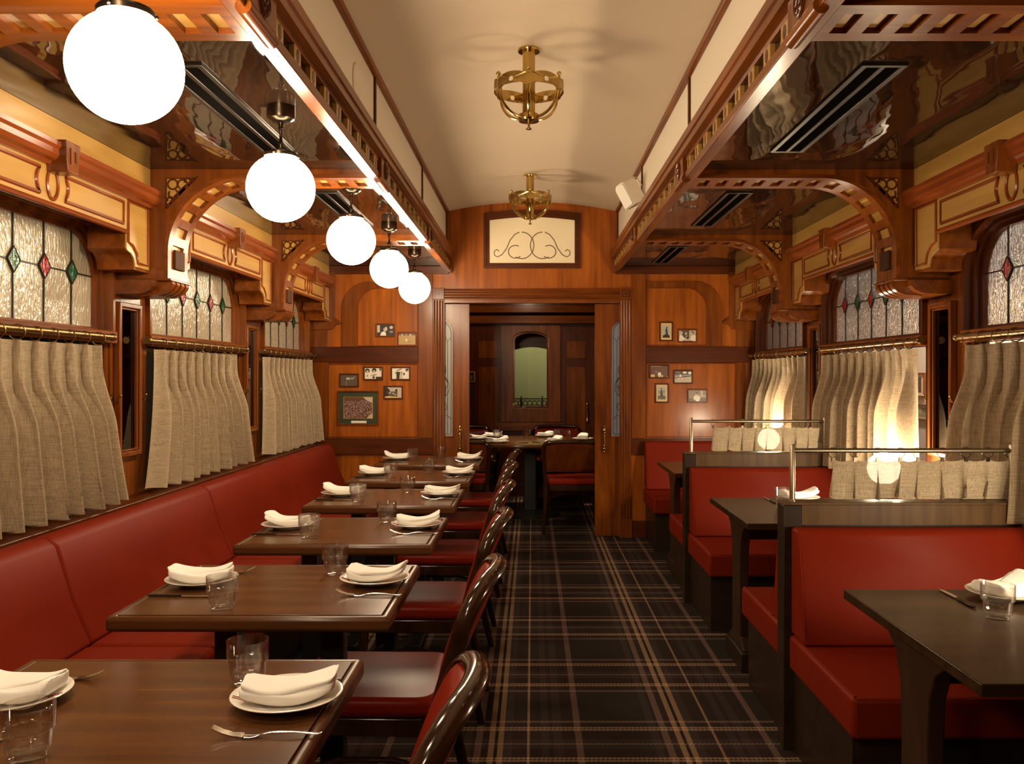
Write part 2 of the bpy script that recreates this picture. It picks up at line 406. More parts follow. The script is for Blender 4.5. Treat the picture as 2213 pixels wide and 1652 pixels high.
# barrel ceiling over the aisle
b = MB(); n = 16; pts = []
for k in range(n+1):
    x = -0.77+1.54*k/n; pts.append((x, 2.90-0.083*(x/0.745)**2))
pts += [(0.77, 3.0), (-0.77, 3.0)]
b.prism(pts, XZY, Y0-0.1, YB+0.06)
tag(b.build('ceiling', PLASTER), 'cream arched plaster ceiling over the aisle', 'ceiling', kind='structure')
for s in (-1, 1):
    b = MB(); b.box(s*0.72, s*2.05, Y0-0.1, YB+0.06, 2.346, 2.42)
    tag(b.build('ceiling_'+SIDE[s], LACQ, smooth=False), 'dark rippled lacquer ceiling over the %s row of tables' % SIDE[s], 'ceiling', kind='structure')
    b = MB(); b.box(s*0.745, s*0.775, Y0-0.1, YB+0.06, 2.42, 2.86)
    cl = tag(b.build('wall_clerestory_'+SIDE[s], WPANEL, smooth=False), 'off-white clerestory panel strip above the %s cornice' % SIDE[s], 'wall', kind='structure')
    # rail under the ceiling edge and battens
    t = trim('thin wooden strip along the %s edge of the arched ceiling' % SIDE[s], 'trim')
    b = MB(); b.prism([(s*0.746, 2.80), (s*0.722, 2.805), (s*0.716, 2.826), (s*0.746, 2.822)], XZY, Y0, YB-0.002); b.build('ceiling_strip', MH['y'], t, bevel=0.003)
    for yy in (4.14, 5.92, 7.585):
        b = MB(); b.box(s*0.734, s*0.745, yy-0.012, yy+0.012, 2.55, 2.81); b.build('batten', MD['z'], t, bevel=0.002)

# ---- long beams each side of the aisle
ARCH = [0.27, 2.15, 4.03, 5.91]; AT = 0.23
for s in (-1, 1):
    t = trim('carved mahogany beam with dentil blocks along the %s side of the aisle' % SIDE[s], 'beam')
    b = MB(); P = [(.75, 2.486), (.690, 2.486), (.678, 2.484), (.672, 2.478), (.672, 2.444), (.679, 2.438), (.679, 2.410), (.690, 2.404), (.716, 2.399), (.75, 2.399)]
    b.prism([(s*x, z) for x, z in P], XZY, Y0, YB-0.004); b.build('cornice', MH['y'], t, ang=25)
    b = MB(); b.box(s*.722, s*.745, Y0, YB-0.004, 2.31, 2.399); b.build('fascia', MAPLE['y'], t, smooth=False)
    b = MB(); b.box(s*.700, s*.752, Y0, YB-0.004, 2.300, 2.334); b.build('bottom_rail', MH['y'], t, bevel=0.003)
    b = MB(); b.box(s*.704, s*.73, Y0, YB-0.004, 2.386, 2.402); b.build('top_rail', MH['y'], t, bevel=0.002)
    bb = MB(); bo = MB()
    bays = [(ARCH[i]+AT, ARCH[i+1]) for i in range(3)]+[(ARCH[3]+AT, YB-0.02)]
    for (a, e) in bays:
        y = a+0.075
        while y < e-0.04:
            bb.box(s*.7045, s*.723, y-.037, y+.037, 2.334, 2.386)
            bo.prism(ell(y, 2.360, .0155, .021), YZX, s*.7035, s*.712); y += 0.188
    bb.build('dentil_blocks', MAPLE['z'], t, bevel=0.002); bo.build('oval_inlays', MD['z'], t)
    for a in ARCH+[7.50]:
        wd = AT if a < 7 else 0.095
        p = MB(); p.box(s*.690, s*.75, a+.004, a+wd-.004, 2.318, 2.412); po = p.build('post_block', MH['z'], t, bevel=0.004)
        p = MB(); p.tube([(s*.706, a-.004, 2.305), (s*.706, a+wd+.002, 2.305)], 0.021, 14); p.build('roll', MH['y'], t)
        if a < 7:
            yc = a+wd/2; p = MB()
            p.lathe([(.044, 0), (.044, .003)], 26, (s*.6895 - (0.003 if s > 0 else 0), yc, 2.364), 'x')
            m_ = p.build('medallion', MH['z'], po)
            p = MB()
            for (dy, dz, r) in ((0, 0, .036), (-.013, .012, .012), (.013, -.012, .012), (.014, .014, .009), (-.014, -.014, .009)):
                q = [(s*.686, yc+dy+r*math.cos(2*PI*k/20), 2.364+dz+r*math.sin(2*PI*k/20)) for k in range(20)]
                p.tube(q, .0035, 6, True)
            p.build('carving', MD['z'], po)

# ---- cross arches with coffered soffits
def apath(o):
    """outline of the soffit, o metres up inside the arch"""
    R = 0.34+o; out = [(0.745, 2.306+o), (1.33, 2.306+o)]
    for k in range(1, 13):
        a = PI/2*k/12; out.append((1.33+R*math.sin(a), 1.966+R*math.cos(a)))
    out.append((1.67+o, 1.845)); return out
L1, L2 = 0.585, 0.34*PI/2
def apt(sv, o):
    if sv <= L1: return (0.745+sv, 2.306+o)
    if sv <= L1+L2:
        a = (sv-L1)/0.34; return (1.33+(0.34+o)*math.sin(a), 1.966+(0.34+o)*math.cos(a))
    return (1.67+o, 1.966-(sv-L1-L2))
def astrip(b, s, s0, s1, y0, y1, o0, o1):
    n = max(2, int((s1-s0)/0.03)+1)
    if s0 < L1 < s1: n = max(n, 24)
    A = [apt(s0+(s1-s0)*k/n, o0) for k in range(n+1)]; B = [apt(s0+(s1-s0)*k/n, o1) for k in range(n+1)]
    b.prism([(s*x, z) for x, z in A+B[::-1]], XZY, y0, y1)
PLACE = ['beyond the frame', 'nearest', 'middle', 'farthest']
for s in (-1, 1):
    for i, a in enumerate(ARCH):
        if i == 0: continue
        lab = ('%s carved mahogany arch with square coffers across the %s bays' % (PLACE[i], SIDE[s]))
        t = trim(lab, 'arch')
        b = MB(); P = apath(0.018)+[(1.925, 1.845), (1.925, 2.40), (0.745, 2.40)]
        b.prism([(s*x, z) for x, z in P], XZY, a, a+AT); b.build('arch_body', MH['z'], t, ang=30)
        b = MB(); astrip(b, s, 0, L1+L2, a+.04, a+AT-.04, .0165, .019); b.build('coffer_back', MAPLE['y'], t)
        b = MB()
        for y_, e_ in ((a, a+.052), (a+AT-.052, a+AT)): astrip(b, s, 0, L1+L2+.121, y_, e_, 0, .0175)
        k = 0; sv = 0.0
        while sv < L1+L2:
            e = sv+0.040; astrip(b, s, sv, min(e, L1+L2), a+.052, a+AT-.052, 0, .0175); sv += 0.0865
        astrip(b, s, L1+L2-.01, L1+L2+.121, a+.052, a+AT-.052, 0, .0175)
        b.build('coffer_grid', MH['x'], t, ang=30)
        b = MB(); b.box(s*1.658, s*1.672, a+.06, a+.17, 1.895, 1.985); b.build('block', BLOCKW, t, bevel=0.003)
        b = MB(); b.box(s*1.655, s*1.925, a-.005, a+AT+.005, 1.835, 1.846); b.build('foot_moulding', MH['x'], t, bevel=0.003)
        # corbel below
        b = MB(); b.prism([(s*x, z) for x, z in ((1.925, 1.835), (1.72, 1.835), (1.725, 1.81), (1.745, 1.79), (1.78, 1.775), (1.925, 1.77))], XZY, a-.03, a+AT+.03); b.build('corbel', MH['y'], t, ang=30)
        b = MB()
        for q in range(4):
            y = a+.022+q*.053
            arc = [(1.655+.09*(1-math.cos(t_*PI/2/8)), 1.835-.065*math.sin(t_*PI/2/8)) for t_ in range(9)]
            arc = [(1.66, 1.836)]+arc[1:]+[(1.80, 1.768), (1.80, 1.836)]
            b.prism([(s*x, z) for x, z in arc], XZY, y, y+.034)
        b.build('corbel_ribs', MH['y'], t, ang=30)
        # trefoil spandrel
        for yf in (a-.003,):
            tri = [(1.675, 2.303), (1.675, 2.165)]+[(1.33+.40*math.cos(th), 1.966+.40*math.sin(th)) for th in [math.radians(30+30*k/8) for k in range(9)]]+[(1.538, 2.303)]
            b = MB(); b.prism([(s*x, z) for x, z in tri], XZY, yf, yf+.006); so = b.build('spandrel', MAPLE['z'], t)
            b = MB()
            for (cx, cz, r, a0, a1) in ((1.646, 2.276, .0225, 0, 360), (1.601, 2.276, .0215, -60, 240), (1.643, 2.231, .0215, 120, 400), (1.578, 2.290, .013, -30, 250), (1.657, 2.205, .013, -30, 250), (1.556, 2.296, .006, 0, 360), (1.667, 2.18, .006, 0, 360)):
                m = 18; q = [(s*(cx+r*math.cos(math.radians(a0+(a1-a0)*k/m))), yf-.001, cz+r*math.sin(math.radians(a0+(a1-a0)*k/m))) for k in range(m+(0 if a1-a0 == 360 else 1))]
                b.tube(q, .0045, 6, a1-a0 == 360)
            edge = [(s*x, yf-.001, z) for x, z in tri]; b.tube(edge, .003, 6, True)
            b.build('spandrel_tracery', MD['z'], so)

# ---- side walls with window openings
WIN = {-1: [(2.48, 4.00), (4.36, 5.83), (6.22, 7.50)], 1: [(2.40, 3.88), (4.27, 5.77), (6.15, 7.45)]}
for s in (-1, 1):
    b = MB(); x0, x1 = s*W, s*(W+.10)
    b.box(x0, x1, Y0-.1, YB, -.05, .86); b.box(x0, x1, Y0-.1, YB, 2.08, 2.45)
    edges = [Y0-.1]+[v for w_ in WIN[s] for v in w_]+[YB]
    for k in range(0, len(edges), 2): b.box(x0, x1, edges[k], edges[k+1], .86, 2.08)
    tag(b.build('wall_'+SIDE[s], MH['z'], smooth=False), 'mahogany panelled %s side wall with window openings' % SIDE[s], 'wall', kind='structure')
    # dado capping / sill ledge
    t = trim('dark wooden sill ledge under the %s windows' % SIDE[s], 'sill')
    b = MB(); b.box(s*(W-(.128 if s < 0 else .05)), s*W, Y0, YB-.005, .800, .828); b.build('ledge', MD['y'], t, bevel=.005)
    b = MB(); b.box(s*(W-.012), s*W, Y0, YB-.005, .52, .815); b.build('dado_board', MD['y'], t, smooth=False)
    t = struct('baseboard_'+SIDE[s], 'dark skirting along the %s wall' % SIDE[s], 'baseboard')
    b = MB(); b.box(s*(W-.02), s*W, Y0, YB-.005, 0.0, .14); b.build('skirting', MD['y'], t, bevel=.004)
# ---- windows
_wn = [0]
WPL = ['nearest', 'middle', 'farthest']
for s in (-1, 1):
    for i, (y0, y1) in enumerate(WIN[s]):
        _wn[0] += 1
        t = struct('window_%d' % _wn[0], '%s leaded window in the %s wall with red and green diamonds' % (WPL[i], SIDE[s]), 'window')
        b = MB(); fx = lambda u, v, w_: (s*w_, u, v)
        O = rrect(y0+.001, y1-.001, 1.60, 2.079, 1e-4)
        for ins, zb, zt, r, a, e in ((.022, 1.601, 2.055, .23, 1.895, 1.932), (.045, 1.606, 2.038, .215, 1.932, 1.956), (.066, 1.616, 2.018, .20, 1.956, 1.985)):
            b.ring(O, rrect(y0+ins, y1-ins, zb, zt, r), fx, a, e)
        b.ring(rect(y0+.001, y1-.001, .861, 1.56), rect(y0+.04, y1-.04, .90, 1.545), fx, 1.93, 1.985)
        b.build('window_frame', MH['z'] if s < 0 else MD['z'], t, ang=30)  # lit left frames lighter, shaded right frames darker: light put into the wood
        b = MB(); b.box(s*1.885, s*1.985, y0+.001, y1-.001, 1.545, 1.599); b.build('transom_rail', MH['y'], t, bevel=.004)
        b = MB(); b.prism(rrect(y0+.060, y1-.060, 1.612, 2.022, .2), YZX, s*1.974, s*1.980); b.build('ripple_pane', RIPL if s < 0 else RIPR, t, smooth=False)
        b = MB(); b.box(s*1.968, s*1.972, y0+.042, y1-.042, .902, 1.543); b.build('lower_pane', CLEAR, t, smooth=False)
        ld = MB(); ye = y1-.066; zl = 1.842; xs = s*1.970
        pos = [ye-.175-.2115*k for k in range(6)]
        for y in pos: ld.box(s*1.968, s*1.976, y-.003, y+.003, 1.614, 2.019)
        ld.box(s*1.9685, s*1.976, y0+.064, ye, zl-.003, zl+.003)
        for k, y in enumerate(pos):
            R = k % 2 == (1 if s < 0 else 0)
            d = MB(); d.prism([(y-.040, zl), (y, zl-.048), (y+.040, zl), (y, zl+.048)], YZX, s*1.965, s*1.973)
            d.build('diamond_pane', RED_G if R else GRN_G, t, smooth=False)['label'] = 'red diamond pane' if R else 'green diamond pane'
            ld.ring([(y-.043, zl), (y, zl-.052), (y+.043, zl), (y, zl+.052)], [(y-.0385, zl), (y, zl-.0465), (y+.0385, zl), (y, zl+.0465)], fx, 1.963, 1.974)
        ld.build('lead_cames', LEAD, t, smooth=False)
# ---- pelmets above the windows, between the arches
for s in (-1, 1):
    for i in range(3):
        ya = ARCH[i+1]+AT if i < 2 else None
        ya = [ARCH[1]+AT, ARCH[2]+AT, ARCH[3]+AT][i]; ye = [ARCH[2], ARCH[3], YB-.004][i]
        t = trim('%s yellow maple pelmet with oval and keystone over the %s windows' % (WPL[i], SIDE[s]), 'pelmet')
        yc = (ya+ye)/2; zb, zt, zd = 2.02, 2.235, 1.868; wE = .27 if i < 2 else .24
        def outline(g):
            a, e = ya+.001+g, ye-.001-g
            E_ = [(0, zd+g), (.15-g, zd+g), (.152-g, zd+.025), (.165-g, zd+.05), (.19-g, zd+.066), (.225-g, zd+.074), (.235-g, zd+.082), (.235-g, zb+g)]
            return [(a, zt)]+[(a+q, z) for q, z in E_]+[(e-q, z) for q, z in E_[::-1]]+[(e, zt)]
        b = MB(); b.prism(outline(0), YZX, s*1.757, s*1.785); b.build('pelmet_board', MH['y'], t, ang=30)
        b = MB(); b.prism(outline(.012), YZX, s*1.750, s*1.758); b.build('maple_face', MAPLE['y'], t, ang=30)
        b = MB(); b.box(s*1.785, s*1.919, ya+.236, ye-.236, 2.06, 2.09)
        b.build('soffit_board', MD['y'], t, bevel=.002)
        b = MB()
        for a_, g_ in ((ya+.001, 1), (ye-.001, -1)):
            b.prism([(a_+g_*q, z) for q, z in ((0, 2.2), (0, zd), (.15, zd), (.152, zd+.025), (.165, zd+.05), (.19, zd+.066), (.225, zd+.074), (.235, zd+.082), (.235, 2.2))], YZX, s*1.785, s*1.919)
        b.build('pelmet_return', MH['y'], t, ang=30)
        # beads
        b = MB(); xb = s*1.749
        def bead(pp, r=.0078): b.tube([(xb, y, z) for y, z in pp], r, 6, True)
        for (q0, q1) in ((ya+.03, ya+wE-.045), (ye-wE+.045, ye-.03)):
            o_, g_ = (q0, 1) if q0 < yc else (q1, -1)
            bead([(o_+g_*q, z) for q, z in ((0, zd+.03), (0, 2.155), (wE-.075, 2.155), (wE-.075, zd+.112), (.150, zd+.100), (.112, zd+.070), (.100, zd+.03))])
        z0_, z1_ = 2.052, 2.145
        for sg in (-1, 1):
            A = yc+sg*.085; B = (ya+wE) if sg < 0 else (ye-wE)
            arc = [(A+sg*.022*math.sin(PI*k/6), z0_+(z1_-z0_)*k/6) for k in range(7)]
            bead(arc+[(B, z1_), (B, z0_)])
        bead([(yc+.036*math.cos(2*PI*k/24), 2.098+.056*math.sin(2*PI*k/24)) for k in range(24)], .008)
        b.tube([(s*1.752, ya+.236, zb+.002), (s*1.752, ye-.236, zb+.002)], .010, 8)
        b.build('beading', BEAD, t)
        b = MB(); P = [(1.785, 2.160), (1.735, 2.160), (1.728, 2.172), (1.712, 2.178), (1.700, 2.192), (1.700, 2.212), (1.690, 2.222), (1.690, 2.238), (1.785, 2.238)]
        b.prism([(s*x, z) for x, z in P], XZY, ya+.001, ye-.001); b.build('moulding', BEAD, t, ang=25)
        b = MB(); b.prism([(yc-.052, 2.248), (yc+.052, 2.248), (yc+.036, 2.135), (yc-.036, 2.135)], YZX, s*1.672, s*1.76); ks = b.build('keystone', MH['z'], t, bevel=.003)
        b = MB(); b.ring(rect(yc-.022, yc+.022, 2.165, 2.225), rect(yc-.012, yc+.012, 2.175, 2.215), lambda u, v, w_: (s*w_, u, v), 1.668, 1.676); b.build('keystone_frame', MH['z'], ks, smooth=False)
        b = MB(); b.box(s*1.750, s*1.78, ya+.001, ye-.001, 2.235, 2.345); b.build('frieze', MAPLE['y'], t, smooth=False)
# ---- the end wall with the sliding doors
b = MB()
DX, DZ = .756, 2.03
for x0, x1, z0, z1 in ((-2.02, -DX, -.05, 3.0), (DX, 2.02, -.05, 3.0), (-DX, DX, DZ, 3.0)): b.box(x0, x1, YB, YB+.03, z0, z1)
b.box(-2.02, -1.0, YB+.075, YB+.10, -.05, 3); b.box(1.0, 2.02, YB+.075, YB+.10, -.05, 3); b.box(-1.0, 1.0, YB+.075, YB+.10, DZ, 3)
b.build('wall_back', wood('end_wall_mahogany', (0.19, 0.043, 0.004), (0.43, 0.118, 0.012), 'z', figure=0.4), smooth=False)
wb = bpy.data.objects['wall_back']; tag(wb, 'mahogany end wall around the sliding doors', 'wall', kind='structure')
t = trim('raised rails, stiles and arched panels on the end wall', 'panelling')
bz = MB(); bx = MB(); bd = MB(); yA, yR = YB-.016, YB+.001
for s in (-1, 1):
    bz.box(s*.857, s*.982, yA, yR, .86, 2.29)                      # inner stile
    bz.box(s*1.76, s*1.915, yA, yR, .86, 1.80)                      # outer stile
    bd.box(s*.984, s*1.914, yA-.002, yR, 1.512, 1.648)              # middle rail
    bd.box(s*.857, s*1.915, yA-.004, yR, .716, .856)                # dado rail
    # arched surround of the upper panel
    O = [(.984, 1.652), (1.64, 1.652), (1.64, 1.93)]+[(1.40+.24*math.cos(PI/2*k/10), 1.93+.24*math.sin(PI/2*k/10)) for k in range(1, 11)]+[(.984, 2.17)]
    O = [(.984, 1.652), (1.642, 1.652), (1.642, 1.86)]+[(1.402+.24*math.cos(PI/2*k/10), 1.97+.24*math.sin(PI/2*k/10)) for k in range(11)]+[(.984, 2.21)]
    I = [(.988, 1.656), (1.505, 1.656), (1.505, 1.85)]+[(1.325+.18*math.cos(PI/2*k/10), 1.975+.18*math.sin(PI/2*k/10)) for k in range(11)]+[(.988, 2.155)]
    bm_ = MB(); bm_.ring([(s*x, z) for x, z in O], [(s*x, z) for x, z in I], XZY, yA, yR); bm_.build('arched_surround', MH['z'], t, ang=30)
    bb = MB()
    bb.tube([(s*x, yA-.001, z) for x, z in I], .005, 6, True)
    bb.tube([(s*x, yA-.001, z) for x, z in ((.99, .87), (1.755, .87), (1.755, 1.505), (.99, 1.505))], .006, 6, True)
    bb.build('panel_bead', BEAD, t)
    # pelmet return on the end wall
    bb = MB(); bb.prism([(s*x, z) for x, z in ((1.915, 2.29), (1.70, 2.29), (1.70, 1.90), (1.645, 1.86), (1.645, 1.845), (1.69, 1.84), (1.72, 1.80), (1.915, 1.79))], XZY, yA-.012, yR); bb.build('pelmet_return', MH['z'], t, bevel=.003)
    bd.box(s*.72, s*1.92, yA-.01, yR, 2.275, 2.345)
bz.build('stiles', MH['z'], t, bevel=.003); bd.build('rails', MD['x'], t, bevel=.003)
for s in (-1, 1):
    q = struct('baseboard_back_'+SIDE[s], 'dark skirting at the foot of the end wall, %s of the doorway' % SIDE[s], 'baseboard')
    bb = MB(); bb.box(s*.857, s*1.9, YB-.022, YB, 0, .15); bb.build('skirting', MD['x'], q, bevel=.004)
# fluted door casing
t = trim('fluted door casing with corner rosettes around the sliding doors', 'door casing')
for s in (-1, 1):
    b = MB(); b.box(s*.757, s*.855, YB-.02, YB+.001, 0, 2.055)
    for k in range(4): b.tube([(s*(.771+.0235*k), YB-.020, .17), (s*(.771+.0235*k), YB-.020, 2.05)], .0085, 8)
    b.build('pilaster', MH['z'], t)
    b = MB(); b.box(s*.757, s*.858, YB-.034, YB, 2.056, 2.155); r_ = b.build('rosette_block', MH['z'], t, bevel=.004)
    b = MB(); b.ring(rrect(s*.807-.034, s*.807+.034, 2.072, 2.140, .012, .012), rrect(s*.807-.025, s*.807+.025, 2.081, 2.131, .010, .010), XZY, YB-.038, YB-.033); b.prism(ell(s*.807, 2.106, .013, .013), XZY, YB-.039, YB-.033); b.build('rosette', MD['z'], r_)
    b = MB(); b.box(s*.757, s*.862, YB-.03, YB, 0, .165); b.build('plinth', MH['z'], t, bevel=.003)
b = MB(); b.box(-.757, .757, YB-.018, YB+.001, 2.06, 2.152)
for k in range(4): b.tube([(-.756, YB-.018, 2.072+.0225*k), (.756, YB-.018, 2.072+.0225*k)], .0085, 8)
b.build('lintel', MH['x'], t)
b = MB(); b.box(-.757, .757, YB-.008, YB+.03, 2.026, 2.056); b.build('head_jamb', MH['x'], t, bevel=.003)
# sliding door leaves
for k, s in enumerate((-1, 1)):
    t = struct('door_%d' % (k+1), '%s mahogany sliding door leaf with arched leaded glass and brass handle' % SIDE[s], 'door')
    x0, x1 = .545, .985; y0_, y1_ = YB+.034, YB+.070
    hole = rrect(.685, .925, .868, 1.89, .115, 1e-4, 10); out_ = rrect(x0, x1, .004, 2.022, 1e-4, 1e-4, 10)
    b = MB(); b.ring([(s*x, z) for x, z in out_], [(s*x, z) for x, z in hole], XZY, y0_, y1_)
    b.build('leaf', MH['z'], t, bevel=.003)
    b = MB(); b.tube([(s*x, y0_-.002, z) for x, z in hole], .006, 6, True); b.build('glazing_bead', BEAD, t)
    b = MB(); b.prism([(s*x, z) for x, z in hole], XZY, y0_+.014, y0_+.020); b.build('frosted_pane', FROST if s < 0 else FROSTB, t)
    b = MB(); yl = y0_+.013
    def ln(pp, r=.0022): b.tube([(s*x, yl, z) for x, z in pp], r, 5)
    inn = rrect(.705, .905, .89, 1.868, .098, 1e-4, 8); ln(inn+[inn[0]])
    ln([(.735, .89), (.735, 1.70), (.705, 1.73)]); ln([(.735, 1.70), (.760, 1.745), (.80, 1.745)]); ln([(.758, 1.40), (.758, 1.70)]); ln([(.735, 1.05), (.705, 1.02)]); ln([(.735, 1.05), (.80, 1.05)])
    def loop(cx, cz, rx, rz_, a0, a1): ln([(cx+rx*math.cos(math.radians(a0+(a1-a0)*q/16)), cz+rz_*math.sin(math.radians(a0+(a1-a0)*q/16))) for q in range(17)])
    loop(.775, 1.30, .055, .085, 60, 300); loop(.775, 1.33, .04, .05, 100, 380); loop(.80, 1.27, .05, .10, 80, 260); loop(.785, 1.45, .035, .06, 90, 270); loop(.775, 1.13, .035, .04, 20, 280); loop(.79, 1.04, .02, .05, 90, 270)
    ln([(.735, 1.33), (.758, 1.40), (.785, 1.36)])
    b.build('lead_cames', LEAD, t)
    hx = s*.625; b = MB()
    yh = y0_-.030
    b.lathe([(.0085, 0), (.0115, .006), (.0085, .012), (.0085, .105), (.0115, .111), (.0085, .117)], 14, (hx, yh, .800-.015))
    for z, d in ((.925, 1), (.765, -1)):
        b.sphere((hx, yh, z), .016, 14, 10); b.lathe([(.02, 0), (.02, .004), (.008, .008), (.008, .032)], 16, (hx, y0_-.001-.030, z), 'y')
        b.lathe([(.010, -.01), (.006, .006), (.009, .014), (.003, .026)] if d > 0 else [(.003, -.03), (.009, -.016), (.006, -.006), (.010, .01)], 12, (hx, yh, z+(.014 if d > 0 else -.008)))
    b.lathe([(.022, 0), (.022, .003)], 18, (hx, y0_-.004, .925), 'y'); b.lathe([(.022, 0), (.022, .003)], 18, (hx, y0_-.004, .765), 'y')
    b.tube([(hx, yh, .77), (hx, yh, .92)], .009, 12)
    b.build('handle', BRASS, t)['label'] = 'polished brass pull handle'
# transom window in the gable
_wn[0] += 1
t = struct('window_%d' % _wn[0], 'cream transom window with etched scrolls above the doorway', 'window')
def gable(x, zb, zt, k): return [(-x, zb), (x, zb), (x, zt-.03)]+[(x-2*x*q/10, zt-.03+k*math.sin(PI*q/10)) for q in range(1, 10)]+[(-x, zt-.03)]
g0, g1, g2 = gable(.418, 2.325, 2.83, .03), gable(.395, 2.347, 2.80, .028), gable(.368, 2.372, 2.772, .028)
b = MB(); b.ring(g0, g1, XZY, YB-.020, YB+.001); b.ring(g1, g2, XZY, YB-.010, YB+.001); b.build('window_frame', MD['x'], t, ang=30)
b = MB(); b.prism(g2, XZY, YB-.003, YB+.0005); b.build('etched_pane', TRANSOM, t, smooth=False)
b = MB()
def scroll(pp, r=.004): b.tube([(x, YB-.004, z) for x, z in pp], r, 6)
for s in (-1, 1):
    cx = .0
    loop_ = [(s*(-.09+.105*math.cos(math.radians(a))), 2.525+.115*math.sin(math.radians(a))) for a in range(-120, 100, 10)]
    scroll(loop_)
    scroll([(s*(-.03-.115+.06*math.cos(math.radians(a))), 2.47+.055*math.sin(math.radians(a))) for a in range(60, 330, 15)])
    q = [(s*(-.11), 2.64), (s*-.15, 2.62), (s*-.19, 2.57), (s*-.22, 2.50), (s*-.26, 2.445), (s*-.30, 2.425), (s*-.325, 2.44), (s*-.327, 2.475), (s*-.305, 2.49), (s*-.285, 2.475)]
    scroll(q)
b.build('etched_scrolls', mat('etched_line', (0.16, 0.10, 0.05), 0.4), t)
# wall behind the camera closes the carriage
b = MB(); b.box(-2.05, 2.05, Y0-.1, Y0-.04, -.05, 3.0)
tag(b.build('wall_front', MD['z'], smooth=False), 'mahogany wall at the camera end of the carriage', 'wall', kind='structure')

# ================================================================== room behind the doors
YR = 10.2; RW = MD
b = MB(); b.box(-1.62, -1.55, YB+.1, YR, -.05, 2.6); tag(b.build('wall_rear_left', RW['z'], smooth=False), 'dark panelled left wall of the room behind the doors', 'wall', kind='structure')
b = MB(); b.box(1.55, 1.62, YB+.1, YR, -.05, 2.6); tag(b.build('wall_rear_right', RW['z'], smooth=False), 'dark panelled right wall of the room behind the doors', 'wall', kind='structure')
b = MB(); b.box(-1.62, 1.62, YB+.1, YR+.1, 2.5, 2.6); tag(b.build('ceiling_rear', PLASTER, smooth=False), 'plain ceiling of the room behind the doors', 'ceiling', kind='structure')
arch_in = [(-.222, 1.02), (.19, 1.02), (.19, 1.825)]+[(-.016+.206*math.cos(PI*k/12), 1.825+.088*math.sin(PI*k/12)) for k in range(1, 12)]+[(-.222, 1.825)]
b = MB()
b.box(-1.62, -.222, YR, YR+.06, -.05, 2.6); b.box(.19, 1.62, YR, YR+.06, -.05, 2.6); b.box(-.222, .19, YR, YR+.06, -.05, 1.02)
top = [(-.222, 2.6), (-.222, 1.825)]+[(-.016+.206*math.cos(PI*k/12), 1.825+.088*math.sin(PI*k/12)) for k in range(11, 0, -1)]+[(.19, 1.825), (.19, 2.6)]
b.prism(top, XZY, YR, YR+.06)
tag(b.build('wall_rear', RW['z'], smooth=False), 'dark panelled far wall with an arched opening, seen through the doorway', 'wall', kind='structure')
t = trim('raised panelling and crossbeams on the far wall behind the doorway', 'panelling')
b = MB(); b.ring([(-.36, .86), (.33, .86), (.33, 1.985)]+[(.33-.69*k/12, 1.985) for k in range(1, 12)]+[(-.36, 1.985)], arch_in, XZY, YR-.03, YR+.001); b.build('arch_surround', MH['z'], t, bevel=.003)
b = MB(); b.box(-1.55, 1.55, YR-.10, YR, 2.0, 2.09); b.box(-1.55, 1.55, YR-.16, YR, 2.12, 2.20); b.box(-.40, .37, YR-.04, YR, .76, .855)
b.build('crossbeam', MH['x'], t, bevel=.004)
b = MB()
for s in (-1, 1):
    for x0, x1 in ((.40, .62), (.78, 1.0)):
        for z0, z1 in ((1.60, 1.80), (.62, 1.50)): b.box(s*x0, s*x1, YR-.006, YR, z0, z1)
b.build('wall_panels', MH['z'], t, bevel=.004)
b = MB(); b.box(-1.55, 1.55, YR-.02, YR, 0, .14); tag(b.build('baseboard_rear', MD['x'], bevel=.003), 'dark skirting of the far wall behind the doorway', 'baseboard', kind='structure')
_wn[0] += 1
t = struct('window_%d' % _wn[0], 'arched bevelled glass opening in the far wall behind the doorway', 'window')
b = MB(); cx_, cz_ = -.016, 1.45
b.ring(arch_in, [(cx_+(x-cx_)*.90, cz_+(z-cz_)*.955) for x, z in arch_in], XZY, YR+.012, YR+.018); b.build('bevelled_edge', MIRRORC, t, smooth=False)
b = MB(); b.prism([(cx_+(x-cx_)*.90, cz_+(z-cz_)*.955) for x, z in arch_in], XZY, YR+.013, YR+.016); b.build('arched_pane', CLEAR, t, smooth=False)
# stair hall beyond it
b = MB(); b.box(-1.6, 1.6, 13.0, 13.08, -.05, 3.2); b.prism([(-1.2, 13.0), (-.06, 13.0), (-.06, 12.9), (-1.2, 12.7)], XYZ, 0, 3.2)
tag(b.build('wall_stair', GREEN, smooth=False), 'pale green wall seen through the arched opening', 'wall', kind='structure')
b = MB(); b.box(-1.6, 1.6, YR+.1, 13.0, .90, .98); tag(b.build('floor_stair', MD['x'], smooth=False), 'landing floor beyond the arched opening', 'floor', kind='structure')
t = trim('arched wooden header beyond the arched opening', 'header')
b = MB(); P = [(-.5, 2.3), (-.5, 1.70), (-.28, 1.70)]+[(-.28+.56*k/10, 1.70+.055*math.sin(PI*k/10)) for k in range(1, 10)]+[(.28, 1.70), (.5, 1.70), (.5, 2.3)]
b.prism(P, XZY, 10.9, 11.0); b.box(-.62, -.235, 10.9, 11.0, .98, 1.7); b.box(.235, .62, 10.9, 11.0, .98, 1.7); b.build('header_board', MH['x'], t, bevel=.004)
t = thing('stair_railing', 'black iron railing with rings and ball finials beyond the arched opening', 'railing', (0, 11.6, .98))
b = MB(); b.box(-.5, .5, 11.59, 11.61, 1.085, 1.10); b.box(-.5, .5, 11.595, 11.605, 1.065, 1.072); b.build('top_rail', BLACK, t, smooth=False)
for x in (-.145, .135):
    b = MB(); b.box(x-.012, x+.012, 11.585, 11.615, .981, 1.10); b.sphere((x, 11.6, 1.115), .012, 12, 8); b.build('railing_post', BLACK, t)
